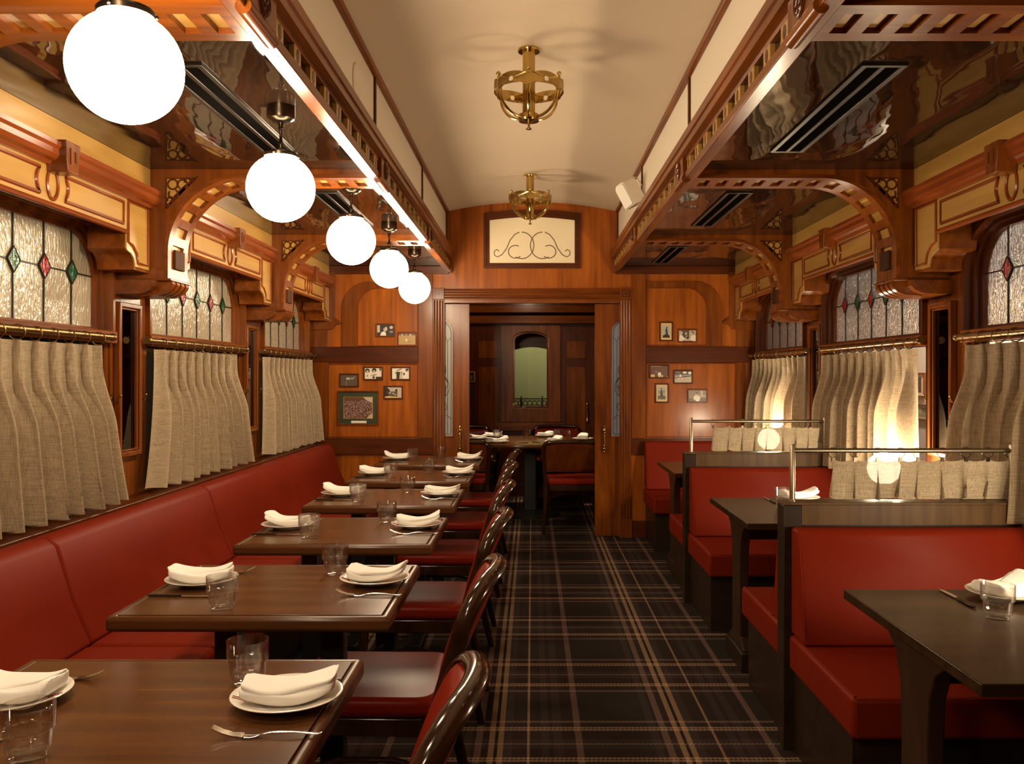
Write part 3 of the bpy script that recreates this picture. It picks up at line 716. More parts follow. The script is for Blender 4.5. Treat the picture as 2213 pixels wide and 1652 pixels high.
b = MB()
for k in range(11):
    x = -.34+.062*k; b.tube([(x+.030*math.cos(2*PI*q/16), 11.6, 1.030+.030*math.sin(2*PI*q/16)) for q in range(16)], .005, 6, True)
b.build('ring_row', BLACK, t)
# corridor outside the right-hand windows
b = MB(); b.box(2.62, 2.70, 1.6, 9.5, -.05, 1.88); b.mi = 1; b.box(2.62, 2.70, 1.6, 9.5, 1.88, 2.6); b.box(2.02, 2.70, 1.6, 9.5, 2.6, 2.66); tag(b.build('wall_corridor', [CORR, mat('blue_grey_shade_band', (0.045, 0.05, 0.06), 0.8)], smooth=False), 'pale grey corridor wall seen through the right windows', 'wall', kind='structure')  # upper band painted dark: shade high in the corridor put into the colour
b = MB(); b.box(2.02, 2.70, 1.6, 9.5, -.06, 0); tag(b.build('floor_corridor', CARPET, smooth=False), 'corridor floor outside the right windows', 'floor', kind='structure')
# ================================================================== furniture and things
random.seed(7)
ORD = ['nearest', 'second', 'third', 'fourth', 'fifth', 'farthest']
# ---- left row of dining tables
TX0, TX1, TH = -1.15, -.385, .75
TYC = [1.69+1.005*k for k in range(6)]; TXC = (TX0+TX1)/2; HX, HY = (TX1-TX0)/2, .333
def make_table():
    t = thing('dining_table', '', 'table', group='walnut tables along the banquette')
    b = MB(); b.box(-HX+.024, HX-.024, -HY+.024, HY-.024, .722, TH); b.build('tabletop', TABLE, t, world=False, bevel=.001)
    b = MB(); b.ring(rrect(-HX, HX, -HY, HY, .012, .012, 3), rrect(-HX+.0255, HX-.0255, -HY+.0255, HY-.0255, .001, .001, 3), XYZ, .708, TH-.0005)
    b.build('edge_moulding', TEDGE, t, world=False, bevel=.011, seg=3)
    for x in (-.16, .16):
        b = MB(); b.box(x-.035, x+.035, -.035, .035, .03, .706); lg = b.build('leg', BLACK, t, world=False, bevel=.004)
        b = MB(); b.box(x-.04, x+.04, -.24, .24, 0, .03); b.build('foot', BLACK, lg, world=False, bevel=.008)
    b = MB(); b.box(-.28, .28, -.20, .20, .690, .707); b.build('under_plate', BLACK, t, world=False)
    return t
tab = make_table()
for i, y in enumerate(TYC):
    o = tab if i == 0 else dup(tab, (0, 0, 0))
    o.location = (TXC, y, 0); o['label'] = '%s walnut table from the camera in the row along the red banquette' % ORD[i]
# ---- banquette along the left wall
t = thing('banquette', 'long red leather banquette bench under the left windows', 'bench', (-1.5, 3.5, 0))
ys = [.05, 1.6, 3.11, 4.58, 5.95, 7.42]
for a, e in zip(ys, ys[1:]):
    a += .002; e -= .002
    b = MB(); b.prism([(-1.788, .44), (-1.788, .806), (-1.772, .824), (-1.715, .826), (-1.68, .795), (-1.62, .60), (-1.555, .452), (-1.57, .44)], XZY, a, e); b.build('backrest', LEATHER, t, bevel=.016, seg=3, ang=60)
    b = MB(); b.box(-1.788, -1.115, a, e, .315, .446); b.build('seat_cushion', LEATHER, t, bevel=.022, seg=3, ang=60)
b = MB(); b.box(-1.866, -1.20, .06, 7.41, 0, .314); b.build('plinth', BOOTHD, t, smooth=False)
# ---- chairs
def back_x(y, z, hw, curve): 
    f = max(0, (z-.42)/.40); return .205+.125*f**1.15+curve*(1-(y/hw)**2)*min(1, f)
def outline_pts(kind):
    if kind == 'round':
        hw, top, r = .222, .812, .13; side = [(.165, .42), (.175, .50), (.192, .58), (.212, .66)]
    else:
        hw, top, r = .262, .815, .07; side = [(.24, .42), (.245, .50), (.252, .60), (.26, .70)]
    right = side+[(hw-r+r*math.cos(a), top-r+r*math.sin(a)) for a in [PI/2*k/8 for k in range(9)]]
    mid = [(x, top+.006*math.cos(x/(hw-r)*PI/2)) for x in [(hw-r)*(1-2*k/8) for k in range(1, 8)]]
    return [(y, z) for y, z in right]+mid+[(-y, z) for y, z in right[::-1]], hw
def make_chair(kind, name, cat):
    t = thing(name, '', cat); B = lambda mb, n, m, **k: mb.build(n, m, t, world=False, **k)
    pts, hw = outline_pts(kind); cv = .045 if kind == 'round' else .03; sw = .225 if kind == 'round' else .25
    b = MB(); b.prism(rrect(-.235, .215, -sw, sw, .07, .07, 6), XYZ, .425, .482); B(b, 'seat', LEATHER2, bevel=.02, seg=3, ang=60)
    b = MB(); b.prism(rrect(-.225, .21, -sw+.01, sw-.01, .065, .065, 6), XYZ, .372, .424); B(b, 'seat_frame', CHAIRW, bevel=.004)
    P3 = [(back_x(y, z, hw, cv), y, z) for y, z in pts]
    b = MB(); b.tube(P3, .026, 12, sq=.80, up=(1, 0, 0)); B(b, 'back_frame', CHAIRW)
    # padded back
    def half(z):
        best = 0
        for y, zz in pts:
            if zz >= z-1e-6: best = max(best, y)
        w_ = [(zz, y) for y, zz in pts[:len(pts)//2+1]]
        for (z0, y0), (z1, y1) in zip(w_, w_[1:]):
            if z0 <= z <= z1 and z1 > z0: return y0+(y1-y0)*(z-z0)/(z1-z0)
        return best
    zb = .50 if kind == 'round' else .56; zt = .795; rings = []
    for k in range(15):
        z = zb+(zt-zb)*k/14; h = max(.03, half(z)-.012); e = math.sin(PI*min(1, max(0, k/14)))**.5
        fr = [(back_x(h*u, z, hw, cv)-.026-.024*e*(1-u**4), h*u, z) for u in [-1+2*j/12 for j in range(13)]]
        bk = [(back_x(h*u, z, hw, cv)+.010+.006*e*(1-u**4), h*u, z) for u in [1-2*j/12 for j in range(13)]]
        rings.append(fr+bk)
    b = MB(); b.loft(rings); B(b, 'backrest', LEATHER2, ang=60)
    for sg in (-1, 1):
        b = MB(); b.tube([(-.195, sg*(sw-.035), .40), (-.205, sg*(sw-.028), .2), (-.225, sg*(sw-.015), 0)], [.021, .018, .013], 10); B(b, 'leg', CHAIRW)
        b = MB(); b.tube([(.205, sg*pts[0][0], .43), (.215, sg*(pts[0][0]+.004), .25), (.275, sg*(pts[0][0]+.022), 0)], [.023, .02, .014], 10); B(b, 'leg', CHAIRW)
        b = MB(); b.tube([(-.20, sg*(sw-.03), .25), (-.08, sg*(sw-.06), .285), (.08, sg*(sw-.06), .285), (.208, sg*pts[0][0], .25)], .009, 8); B(b, 'stretcher', CHAIRW)
        if kind == 'square':
            b = MB(); b.tube([(.262, sg*.252, .63), (.10, sg*.275, .655), (-.10, sg*.278, .655), (-.17, sg*.27, .635), (-.20, sg*.255, .58), (-.20, sg*.235, .40)], [.017, .019, .02, .019, .017, .016], 10); B(b, 'armrest', CHAIRW)
    b = MB(); b.tube([(-.20, -sw+.03, .25), (-.13, 0, .285), (-.20, sw-.03, .25)], .009, 8); B(b, 'stretcher', CHAIRW)
    if kind == 'square':
        bp_ = MB(); bp_.loft([[(back_x(.235*u, z, hw, cv)+.015+q, .235*u, z) for q in (0, .006) for u in ((-1, -.5, 0, .5, 1) if q == 0 else (1, .5, 0, -.5, -1))] for z in (.57, .68, .79)]); B(bp_, 'back_panel', MD['z'])
        b = MB(); b.tube([(back_x(u*.24, .555, hw, cv), u*.24, .555) for u in (-1, -.5, 0, .5, 1)], .013, 8); B(b, 'back_rail', CHAIRW)
    return t
ch = make_chair('round', 'dining_chair', 'chair'); ch['group'] = 'red chairs along the aisle'
for i, y in enumerate(TYC):
    o = ch if i == 0 else dup(ch, (0, 0, 0))
    o.location = (-.478+random.uniform(-.008, .008), y+.02, 0); o.rotation_euler = (0, 0, random.uniform(-.03, .03))
    o['label'] = 'red leather chair with polished wood frame at the %s banquette table' % ORD[i]
ac = make_chair('square', 'armchair', 'chair'); ac['group'] = 'armchairs around the round table'
for i, (x, y, rz, lab) in enumerate([(.36, 8.03, -PI/2, 'dark wood armchair with its back to the doorway, beside the right door leaf'), (-.64, 8.05, -PI/2, 'dark wood armchair with its back to the doorway, beside the left door leaf'), (.28, 9.72, PI/2, 'red armchair on the far side of the round table, right of centre'), (-.66, 9.60, PI/2+.25, 'red armchair on the far side of the round table, beside the left wall')]):
    o = ac if i == 0 else dup(ac, (0, 0, 0))
    o.location = (x, y, 0); o.rotation_euler = (0, 0, rz); o['label'] = lab
# ---- round table in the far room
RT = (-.02, 8.85)
t = thing('round_table', 'round walnut dining table in the room behind the doors', 'table', (RT[0], RT[1], 0))
b = MB(); b.lathe([(.60, .715), (.64, .718), (.65, .732), (.645, .747), (.635, .75)], 48); b.build('tabletop', TABLE, t, world=False, ang=50)
b = MB(); b.box(-.06, .06, -.06, .06, .05, .714); b.build('pedestal', BLACK, t, world=False, bevel=.006)
b = MB(); b.lathe([(.30, 0), (.30, .02), (.10, .05)], 32); b.build('base', BLACK, t, world=False)

# ---- tableware
def make_plate():
    t = thing('dinner_plate', '', 'plate', group='white plates on the tables')
    b = MB(); b.lathe([(.055, 0), (.060, .002), (.066, .006), (.092, .014), (.108, .0195), (.109, .0215), (.107, .0225), (.092, .018), (.070, .0105), (.055, .008), (.001, .008)], 44)
    dh = b.build('dish', CERAMIC, t, world=False, ang=70)
    b = MB()
    for d in (-.0045, .0045): b.tube([(-.077+0*d, d-.01, .0145), (-.103, d-.01, .0222)], .0011, 5)
    b.build('rim_mark', MARKR, dh, world=False)['label'] = 'two red dashes on the rim'
    return t
def make_napkin(seed):
    R = random.Random(seed); rings = []; nu = 14
    ph = R.uniform(0, 6); lift0 = R.uniform(.010, .020); lift1 = R.uniform(.016, .030); tw = R.uniform(-.10, .10)
    def zc(u): return .0125+lift0*max(0, -u)**2.2+lift1*max(0, u)**2.2
    for k in range(nu+1):
        u = -1+2*k/nu; x = .092*u; hw = .054*(1+.05*math.sin(3*u+ph)); th = .0125+.004*math.sin(2*u+ph)
        ring = []
        for j in range(20):
            a = 2*PI*j/20; c, s_ = math.cos(a), math.sin(a)
            yy = hw*math.copysign(abs(c)**.45, c); zz = th*math.copysign(abs(s_)**.6, s_)
            wv = .0035*math.sin(5*c+3*u+ph)*(1 if s_ > 0 else .2)
            ring.append((x+.012*c*tw*8, yy+tw*x, zc(u)+zz*(1+.25*c*(1 if s_ > 0 else 0))+wv+.004))
        rings.append(ring)
    t = thing('napkin', '', 'napkin', group='folded napkins on the plates')
    b = MB(); b.loft(rings); fc_ = b.build('folded_cloth', NAPKIN, t, world=False, ang=70, sub=1)
    b = MB()
    for sg in (-1, 1):
        pass
    top = []
    for k in range(nu+1):
        u = -1+2*k/nu; x = .090*u
        ring = []
        for j in range(16):
            a = 2*PI*j/16; c, s_ = math.cos(a), math.sin(a)
            ring.append((x+.004+.006*c, .043*math.copysign(abs(c)**.5, c)-.006+tw*x+.004*math.sin(4*u), zc(u)+.0165+.0065*math.copysign(abs(s_)**.6, s_)+.003*math.sin(4*u+2*c+ph)))
        top.append(ring)
    b.loft(top); b.build('top_fold', NAPKIN, fc_, world=False, ang=70, sub=1)
    return t
def make_glass():
    t = thing('water_glass', '', 'glass', group='stacking water glasses on the tables')
    fl = lambda a, h: 1+(.030*abs(math.sin(8*a)) if .015 < h < .0475 else 0)
    b = MB(); b.lathe([(.001, 0), (.0255, 0), (.0285, .0025), (.029, .0115), (.033, .0155), (.0345, .018), (.0355, .026), (.0365, .047), (.0375, .0485), (.0415, .0505), (.0425, .053), (.0432, .0915), (.0427, .093), (.0419, .0915), (.0411, .055), (.0395, .0515), (.0355, .049), (.0345, .045), (.0325, .024), (.028, .0175), (.001, .0145)], 80, rf=fl)
    b.build('tumbler', GLASS, t, world=False, ang=40); return t
def make_fork():
    t = thing('fork', '', 'fork', group='forks beside the plates')
    b = MB(); rings = []
    # x: -0.1 (tines) .. 0.095 (end of handle)
    prof = [(-.046, .0085, .0030), (-.040, .0110, .0022), (-.028, .0115, .0022), (-.018, .0085, .0035), (-.008, .0038, .0065), (.010, .0030, .0095), (.040, .0040, .0085), (.070, .0060, .0050), (.088, .0070, .0040), (.096, .0055, .0055), (.098, .0020, .0062)]
    for x, hw, z in prof:
        th = .0011; rings.append([(x, hw, z), (x, hw*.6, z+th), (x, -hw*.6, z+th), (x, -hw, z), (x, -hw*.6, z-th), (x, hw*.6, z-th)])
    b.loft(rings); hd = b.build('handle', SILVER, t, world=False, ang=60, sub=1)
    for k in range(4):
        y = -.0084+.0056*k
        b = MB(); b.tube([(-.043, y, .0028), (-.062, y, .0050), (-.080, y*.98, .0105), (-.098, y*.93, .0195)], [.0018, .0017, .0015, .0007], 7); b.build('tine', SILVER, hd, world=False)
    return t
def make_knife():
    t = thing('table_knife', '', 'knife', group='knives beside the plates')
    b = MB(); R_ = []
    for x, hw, th in ((0, .0050, .0030), (.03, .0062, .0036), (.075, .0070, .0038), (.095, .0062, .0036), (.100, .0030, .0020)):
        R_.append([(x, hw*math.cos(a), .0042+th*math.sin(a)) for a in [2*PI*k/10 for k in range(10)]])
    b.loft(R_); b.build('handle', mat('knife_handle', (.05, .035, .025), .25, .7) if 'knife_handle' not in bpy.data.materials else bpy.data.materials['knife_handle'], t, world=False, ang=60)
    b = MB(); R_ = []
    for x, y0_, y1_ in ((0, -.0045, .0045), (-.006, -.0055, .0055), (-.012, -.0065, .007), (-.06, -.0068, .0085), (-.09, -.0065, .0080), (-.105, -.0055, .002), (-.110, -.005, -.003)):
        R_.append([(x, y0_, .0036), (x, (y0_+y1_)/2, .0052), (x, y1_, .0042), (x, (y0_+y1_)/2, .0030)])
    b.loft(R_); b.build('blade', SILVER, t, world=False, ang=60); return t
PROTO = dict(dinner_plate=make_plate(), water_glass=make_glass(), fork=make_fork(), table_knife=make_knife())
NAPS = [make_napkin(k) for k in (3, 11, 29)]
_used = set()
def put(kind, x, y, z, rz, label, v=0):
    p = NAPS[v % 3] if kind == 'napkin' else PROTO[kind]
    if p.name not in _used:
        _used.add(p.name); o = p
    else: o = dup(p, (0, 0, 0))
    o.location = (x, y, z); o.rotation_euler = (0, 0, rz); o['label'] = label; return o
Z0 = TH+.0005
R = random.Random(5); vi = 0
GL = [(-.60, 0.165, -.855, -.20), (-.645, .185, -.862, -.25), (-.642, .18, -.893, -.18), (-.69, .16, -.893, -.20), (-.69, .17, -.895, -.15), (-.72, .20, -.91, .0)]
for i, yc in enumerate(TYC):
    wh = '%s banquette table' % ORD[i]
    j = lambda a: R.uniform(-a, a)
    px, py = -.488+j(.008), yc+.05+j(.01)
    put('dinner_plate', px, py, Z0, j(.3), 'white plate at the aisle end of the %s' % wh)
    put('napkin', px+.005, py-.002, Z0+.0085, j(.15)+.05, 'folded white napkin on the aisle-side plate of the %s' % wh, vi); vi += 1
    put('fork', px+.01, yc-.115+j(.012), Z0, j(.05), 'steel fork before the aisle-side plate of the %s' % wh)
    put('table_knife', px-.02, yc+.18+j(.008), Z0, j(.05), 'table knife behind the aisle-side plate of the %s' % wh)
    gx, gy, hx_, hy_ = GL[i]
    put('water_glass', gx, yc+gy, Z0, j(1), 'clear water glass by the aisle-side setting of the %s' % wh)
    qx, qy = -1.035+j(.008), yc+.05+j(.01)
    put('dinner_plate', qx, qy, Z0, PI+j(.3), 'white plate at the banquette end of the %s' % wh)
    put('napkin', qx, qy, Z0+.0085, PI+j(.2), 'folded white napkin on the banquette-side plate of the %s' % wh, vi); vi += 1
    put('table_knife', qx-.0, yc-.125+j(.01), Z0, PI+j(.06), 'table knife before the banquette-side plate of the %s' % wh)
    put('fork', qx+.02, yc+.19+j(.01), Z0, PI+j(.08), 'steel fork behind the banquette-side plate of the %s' % wh)
    put('water_glass', hx_, yc+hy_, Z0, j(1), 'clear water glass by the banquette-side setting of the %s' % wh)
# settings on the round table
for k, (x, y, wh) in enumerate([(-.41, 9.26, 'far left'), (-.54, 8.90, 'left'), (-.33, 8.46, 'near left'), (.14, 9.30, 'far right'), (.22, 8.46, 'near right'), (.51, 8.84, 'right')]):
    put('dinner_plate', x, y, Z0, k, 'white plate on the %s of the round table' % wh)
    put('napkin', x, y, Z0+.0085, .3*k, 'folded white napkin on the %s plate of the round table' % wh, k)
for x, y, lab in ((-.36, 9.05, 'left of centre'), (-.06, 9.22, 'at the far centre'), (.27, 9.12, 'right of centre'), (.37, 8.98, 'nearest the right door leaf')):
    put('water_glass', x, y, Z0, 0, 'clear water glass %s on the round table' % lab)
put('table_knife', -.13, 8.42, Z0, .3, 'table knife at the near left edge of the round table')
put('table_knife', .07, 8.46, Z0, 2.4, 'table knife at the near right edge of the round table')

# ---- booths on the right
BX0, BX1 = .957, 1.838
DIV = [3.3275, 5.455]
def bench(yb, d, label):
    """yb: y of the rear face; d: +1 faces away from the camera"""
    t = thing('booth_bench', label, 'bench', (1.43, yb+d*.35, 0), group='red booth benches')
    y = lambda q: yb+d*q
    b = MB(); b.prism([(y(.002), .44), (y(.002), .825), (y(.012), .838), (y(.065), .838), (y(.085), .825), (y(.125), .60), (y(.165), .436)], YZX, BX0+.008, BX1); b.build('backrest', LEATHER, t, bevel=.012, seg=3, ang=60)
    b = MB(); b.box(BX0, BX1, y(.002), y(.655), .306, .4345); sc_ = b.build('seat_cushion', LEATHER, t, bevel=.016, seg=3, ang=60)
    b = MB(); b.tube([(BX0+.012, y(.17), .4335), (BX0+.012, y(.645), .4335)], .004, 6); b.tube([(BX0+.018, y(.649), .428), (BX1-.02, y(.649), .428)], .004, 6); b.tube([(BX0+.014, y(.082), .828), (BX0+.014, y(.158), .47)], .0035, 6); b.build('piping', LEATHER, sc_)
    b = MB(); b.box(BX0+.02, BX1, y(.002), y(.60), 0, .3055); b.build('plinth', BOOTHD, t, smooth=False)
    return t
NB = ['nearest', 'second']
for i, yd in enumerate(DIV):
    t = thing('booth_divider', '%s walnut booth divider from the camera, between red benches' % NB[i], 'divider', (1.43, yd, 0), group='booth dividers')
    b = MB(); b.box(.940, 1.008, yd-.043, yd+.043, 0, .915); b.build('end_post', BOOTHD, t, bevel=.003)
    b = MB(); b.box(1.008, BX1, yd-.043, yd+.043, .842, .915); b.build('cap_beam', BOOTHW, t, smooth=False)
    b = MB(); b.box(.938, BX1, yd-.046, yd+.046, .9155, .925); b.build('cap_board', BOOTHW, t, bevel=.002)
    b = MB(); b.box(1.008, BX1, yd-.030, yd+.030, 0, .842); b.build('core_panel', BOOTHD, t, smooth=False)
    bench(yd-.045, -1, 'red bench facing the camera, on the near side of the %s divider' % NB[i])
    bench(yd+.045, 1, 'red bench facing the doors, on the far side of the %s divider' % NB[i])
    t = thing('curtain_rail', 'brushed bronze rail standing on the %s booth divider' % NB[i], 'rail', (1.4, yd, .925), group='rails on the booth dividers')
    for x in (.985, 1.815):
        b = MB(); b.lathe([(.016, .9255), (.016, .929), (.0105, .930), (.0105, 1.136), (.009, 1.139)], 18, (x, yd, 0)); b.build('post', STEEL, t)
    b = MB(); b.tube([(.99, yd, 1.116), (1.81, yd, 1.116)], .009, 14); b.build('rail', STEEL, t)
    # short linen curtain on nine clips
    t = thing('cafe_curtain', 'short sheer linen curtain clipped to the rail of the %s divider' % NB[i], 'curtain', (1.45, yd, 1.0), group='short curtains on the booth dividers')
    RR = random.Random(20+i); xs = [1.135+.083*k for k in range(9)]; xs = [x+RR.uniform(-.012, .012) for x in xs]; xs[0] -= .005; xs[-1] += .01
    ofs = [RR.uniform(-1, 1) for _ in range(10)]
    def fab(u, v):
        q = u*8; k = min(7, int(q)); f = q-k
        x = xs[k]+(xs[k+1]-xs[k])*f
        lean = .012*ofs[k]*(1-f)+.012*ofs[k+1]*f
        bul = math.sin(PI*f); fold = .012*ofs[k]*bul+.030*bul**.7
        z = 1.083-.010*bul*(1-v)-(.155+.006*ofs[k])*v+.010*v*math.cos(2*PI*f+ofs[k])
        return (x+lean*v-.021*v**.6*math.sin(2*PI*f+.3*ofs[k]), yd+fold*(.35+v)+.006*math.sin(11*u+3*v), max(.9275, z))
    b = MB(); b.grid(fab, 96, 14); b.build('fabric', LINENS, t, ang=80, normals=False)
    for x in xs:
        b = MB(); tl = RR.uniform(-.4, .4)
        b.tube([(x+.019*math.cos(a)*math.cos(tl), yd+.019*math.cos(a)*math.sin(tl), 1.108+.019*math.sin(a)) for a in [2*PI*k/18 for k in range(18)]], .0013, 6, True)
        b.box(x-.006, x+.006, yd-.004, yd+.004, 1.074, 1.090); b.build('ring_clip', BRONZE, t)
# bench against the end wall
bench(YB-.025, -1, 'red bench facing the camera, against the end wall by the doors')
# booth tables
def make_booth_table():
    t = thing('booth_table', '', 'table', group='booth tables')
    b = MB(); b.prism([(-.46, -.41), (.50, -.41), (.50, .41), (-.46, .41)], XYZ, .722, .75); b.build('tabletop', TABLE2, t, world=False, bevel=.003)
    for x in (-.385, .30):
        b = MB(); P = [(-.155, .09), (-.15, .105), (-.085, .14), (-.078, .45), (-.088, .58), (-.12, .65), (-.19, .70), (-.19, .721), (.19, .721), (.19, .70), (.12, .65), (.088, .58), (.078, .45), (.085, .14), (.15, .105), (.155, .09)]
        b.prism([(u+.04, v) for u, v in P], YZX, x-.022, x+.022); lg = b.build('trestle_leg', BOOTHW2, t, world=False, bevel=.004)
        b = MB(); b.box(x-.036, x+.036, -.13, .21, 0, .09); b.build('foot', BOOTHD, lg, world=False, bevel=.005)
    b = MB(); b.box(-.362, .277, .02, .06, .60, .68); b.build('stretcher_beam', BOOTHD, t, world=False)
    return t
TABLE2 = wood('dark_walnut_top', (0.020, 0.0095, 0.004), (0.045, 0.023, 0.010), 'x', rough=0.24, coat=0.0, figure=0.35, spec=0.25)
BOOTHW2 = wood('dark_trestle', (0.020, 0.009, 0.005), (0.045, 0.02, 0.010), 'z', rough=0.35, coat=0.2)
bt = make_booth_table(); BTY = [2.26, 4.265, 6.24]
for i, y in enumerate(BTY):
    o = bt if i == 0 else dup(bt, (0, 0, 0)); o.location = (1.405, y, 0)
    o['label'] = '%s dark walnut booth table from the camera, on trestle legs' % ['nearest', 'second', 'farthest'][i]
for i, y in enumerate(BTY[:2]):
    wh = '%s booth table' % ['nearest', 'second'][i]
    px, py = (1.385, y+.31)
    put('dinner_plate', px, py, Z0, PI/2, 'white plate by the divider on the %s' % wh)
    put('napkin', px, py, Z0+.0085, .5-.4*i, 'folded white napkin on the plate of the %s' % wh, i+1)
    put('table_knife', 1.235, y+.29, Z0, PI/2+PI, 'table knife beside the glass on the %s' % wh)
    put('water_glass', 1.245, y+.09, Z0, 0, 'clear water glass on the %s' % wh)
# table lamps
def make_lamp():
    t = thing('table_lamp', '', 'lamp', group='globe lamps on the booth tables')
    b = MB(); b.lathe([(.055, 0), (.055, .008), (.045, .014), (.012, .022), (.012, .105), (.040, .112), (.042, .125)], 28); b.build('base', BRASSD, t, world=False)
    b = MB(); b.sphere((0, 0, .195), .078, 32, 20); b.build('globe', LAMPG, t, world=False); return t
lp = make_lamp()
for i, (x, y, lab) in enumerate([(1.72, 4.30, 'lit globe lamp glowing behind the nearest booth curtain'), (1.69, 6.28, 'lit globe lamp glowing behind the second booth curtain'), (1.72, 2.30, 'lit globe lamp on the nearest booth table, against the window')]):
    o = lp if i == 0 else dup(lp, (0, 0, 0)); o.location = (x, y, .7505); o['label'] = lab

# ---- hanging globes
def make_pendant():
    t = thing('pendant_globe', '', 'lamp', group='opal globes hanging over the left tables')
    # origin at the ceiling (z = 2.345), globe centre 0.287 below
    b = MB(); b.lathe([(.020, -.058), (.030, -.056), (.034, -.050), (.046, -.044), (.049, -.036), (.049, 0)], 28); b.build('canopy', BRONZE, t, world=False)
    b = MB(); b.lathe([(.006, -.150), (.008, -.143), (.0075, -.135), (.011, -.128), (.0055, -.120), (.0055, -.085), (.010, -.078), (.0075, -.070), (.012, -.056)], 14); b.build('stem', BRONZE, t, world=False)
    b = MB(); b.lathe([(.058, -.178), (.060, -.168), (.056, -.163), (.030, -.158), (.014, -.152), (.007, -.148)], 30)
    for k in range(3):
        a = 2*PI*k/3+.4; b.sphere((.061*math.cos(a), .061*math.sin(a), -.172), .005, 8, 6)
    b.build('fitter', BRONZE, t, world=False)
    b = MB(); b.sphere((0, 0, -.287), .118, 40, 26); b.build('globe', GLOBE, t, world=False); return t
pd = make_pendant()
for i, (x, y) in enumerate([(-.868, 1.878), (-.883, 3.09), (-.883, 4.29), (-.883, 5.43), (-.883, 6.605), (-.883, .74), (-.883, -.43)]):
    o = pd if i == 0 else dup(pd, (0, 0, 0)); o.location = (x, y, 2.3455)
    o['label'] = ('%s lit opal globe lamp hanging over the banquette tables' % ['nearest', 'second', 'third', 'fourth', 'farthest'][i]) if i < 5 else ['lit opal globe lamp hanging just behind the camera', 'lit opal globe lamp hanging at the camera end of the carriage'][i-5]

# ---- chandeliers
def make_chandelier():
    t = thing('chandelier', '', 'chandelier', group='brass crown ceiling lights'); B = lambda mb, n, m, **k: mb.build(n, m, t, world=False, **k)
    b = MB(); b.lathe([(.050, -.012), (.052, -.006), (.050, 0)], 28); B(b, 'ceiling_plate', BRASS)
    b = MB(); b.lathe([(.029, -.315), (.029, -.011)], 24); B(b, 'stem', BRASS)
    b = MB(); Rr = .157
    for k in range(6):
        a0, a1 = -PI/2+2*PI*k/6, -PI/2+2*PI*(k+1)/6
        out_ = []; m = 6
        lo, hi = -.208, -.160
        for u in (0, .09, .1, .25, .4, .5, .6, .75, .9, .91): out_.append((u, lo+(.009 if .095 < u < .905 else 0)))
        out_ += [(1, lo), (1, hi)]
        for q in range(1, 12): u = 1-q/12; out_.append((u, hi+.014*math.sin(PI*u)))
        out_ += [(0, hi)]
        nn = len(out_); hole = []
        for (u, z) in out_:
            du, dz = (u-.5)*.16, z-(-.179); L_ = math.hypot(du, dz); hole.append((.5+du/L_*.0115/.16, -.179+dz/L_*.0115))
        fn = lambda u, v, w_, a0=a0, a1=a1: ((Rr+w_)*math.cos(a0+(a1-a0)*u), (Rr+w_)*math.sin(a0+(a1-a0)*u), v)
        b.ring(out_, hole, fn, 0, .003)
    B(b, 'crown_band', BRASS, ang=40)
    for k in range(6):
        a = -PI/2+PI/3*k; c, s_ = math.cos(a), math.sin(a)
        pts_ = [(.152*c, .152*s_, -.150)]+[((.035+.117*math.cos(q))*c, (.035+.117*math.cos(q))*s_, -.195-.120*math.sin(q)) for q in [PI/2*j/10 for j in range(11)]]
        b = MB(); b.tube(pts_, .0065, 10); am = B(b, 'arm', BRASS)
        b = MB(); b.sphere((.158*c, .158*s_, -.138), .011, 14, 10); b.lathe([(.006, -.160), (.006, -.145)], 10, (.158*c, .158*s_, 0)); b.build('finial', BRASS, am, world=False)
    b = MB(); b.lathe([(.010, -.335), (.046, -.331), (.050, -.322), (.048, -.312), (.046, -.300), (.029, -.296)], 28); B(b, 'hub', BRASS)
    b = MB(); b.lathe([(.012, -.368), (.013, -.363), (.005, -.358), (.005, -.334)], 12); B(b, 'pull_switch', BRASSD)
    return t
cd = make_chandelier()
for i, (y, z) in enumerate(((4.04, 2.899), (6.57, 2.899))):
    o = cd if i == 0 else dup(cd, (0, 0, 0)); o.location = (-.015, y, z); o['label'] = '%s brass crown chandelier on the arched ceiling' % ['nearer', 'farther'][i]

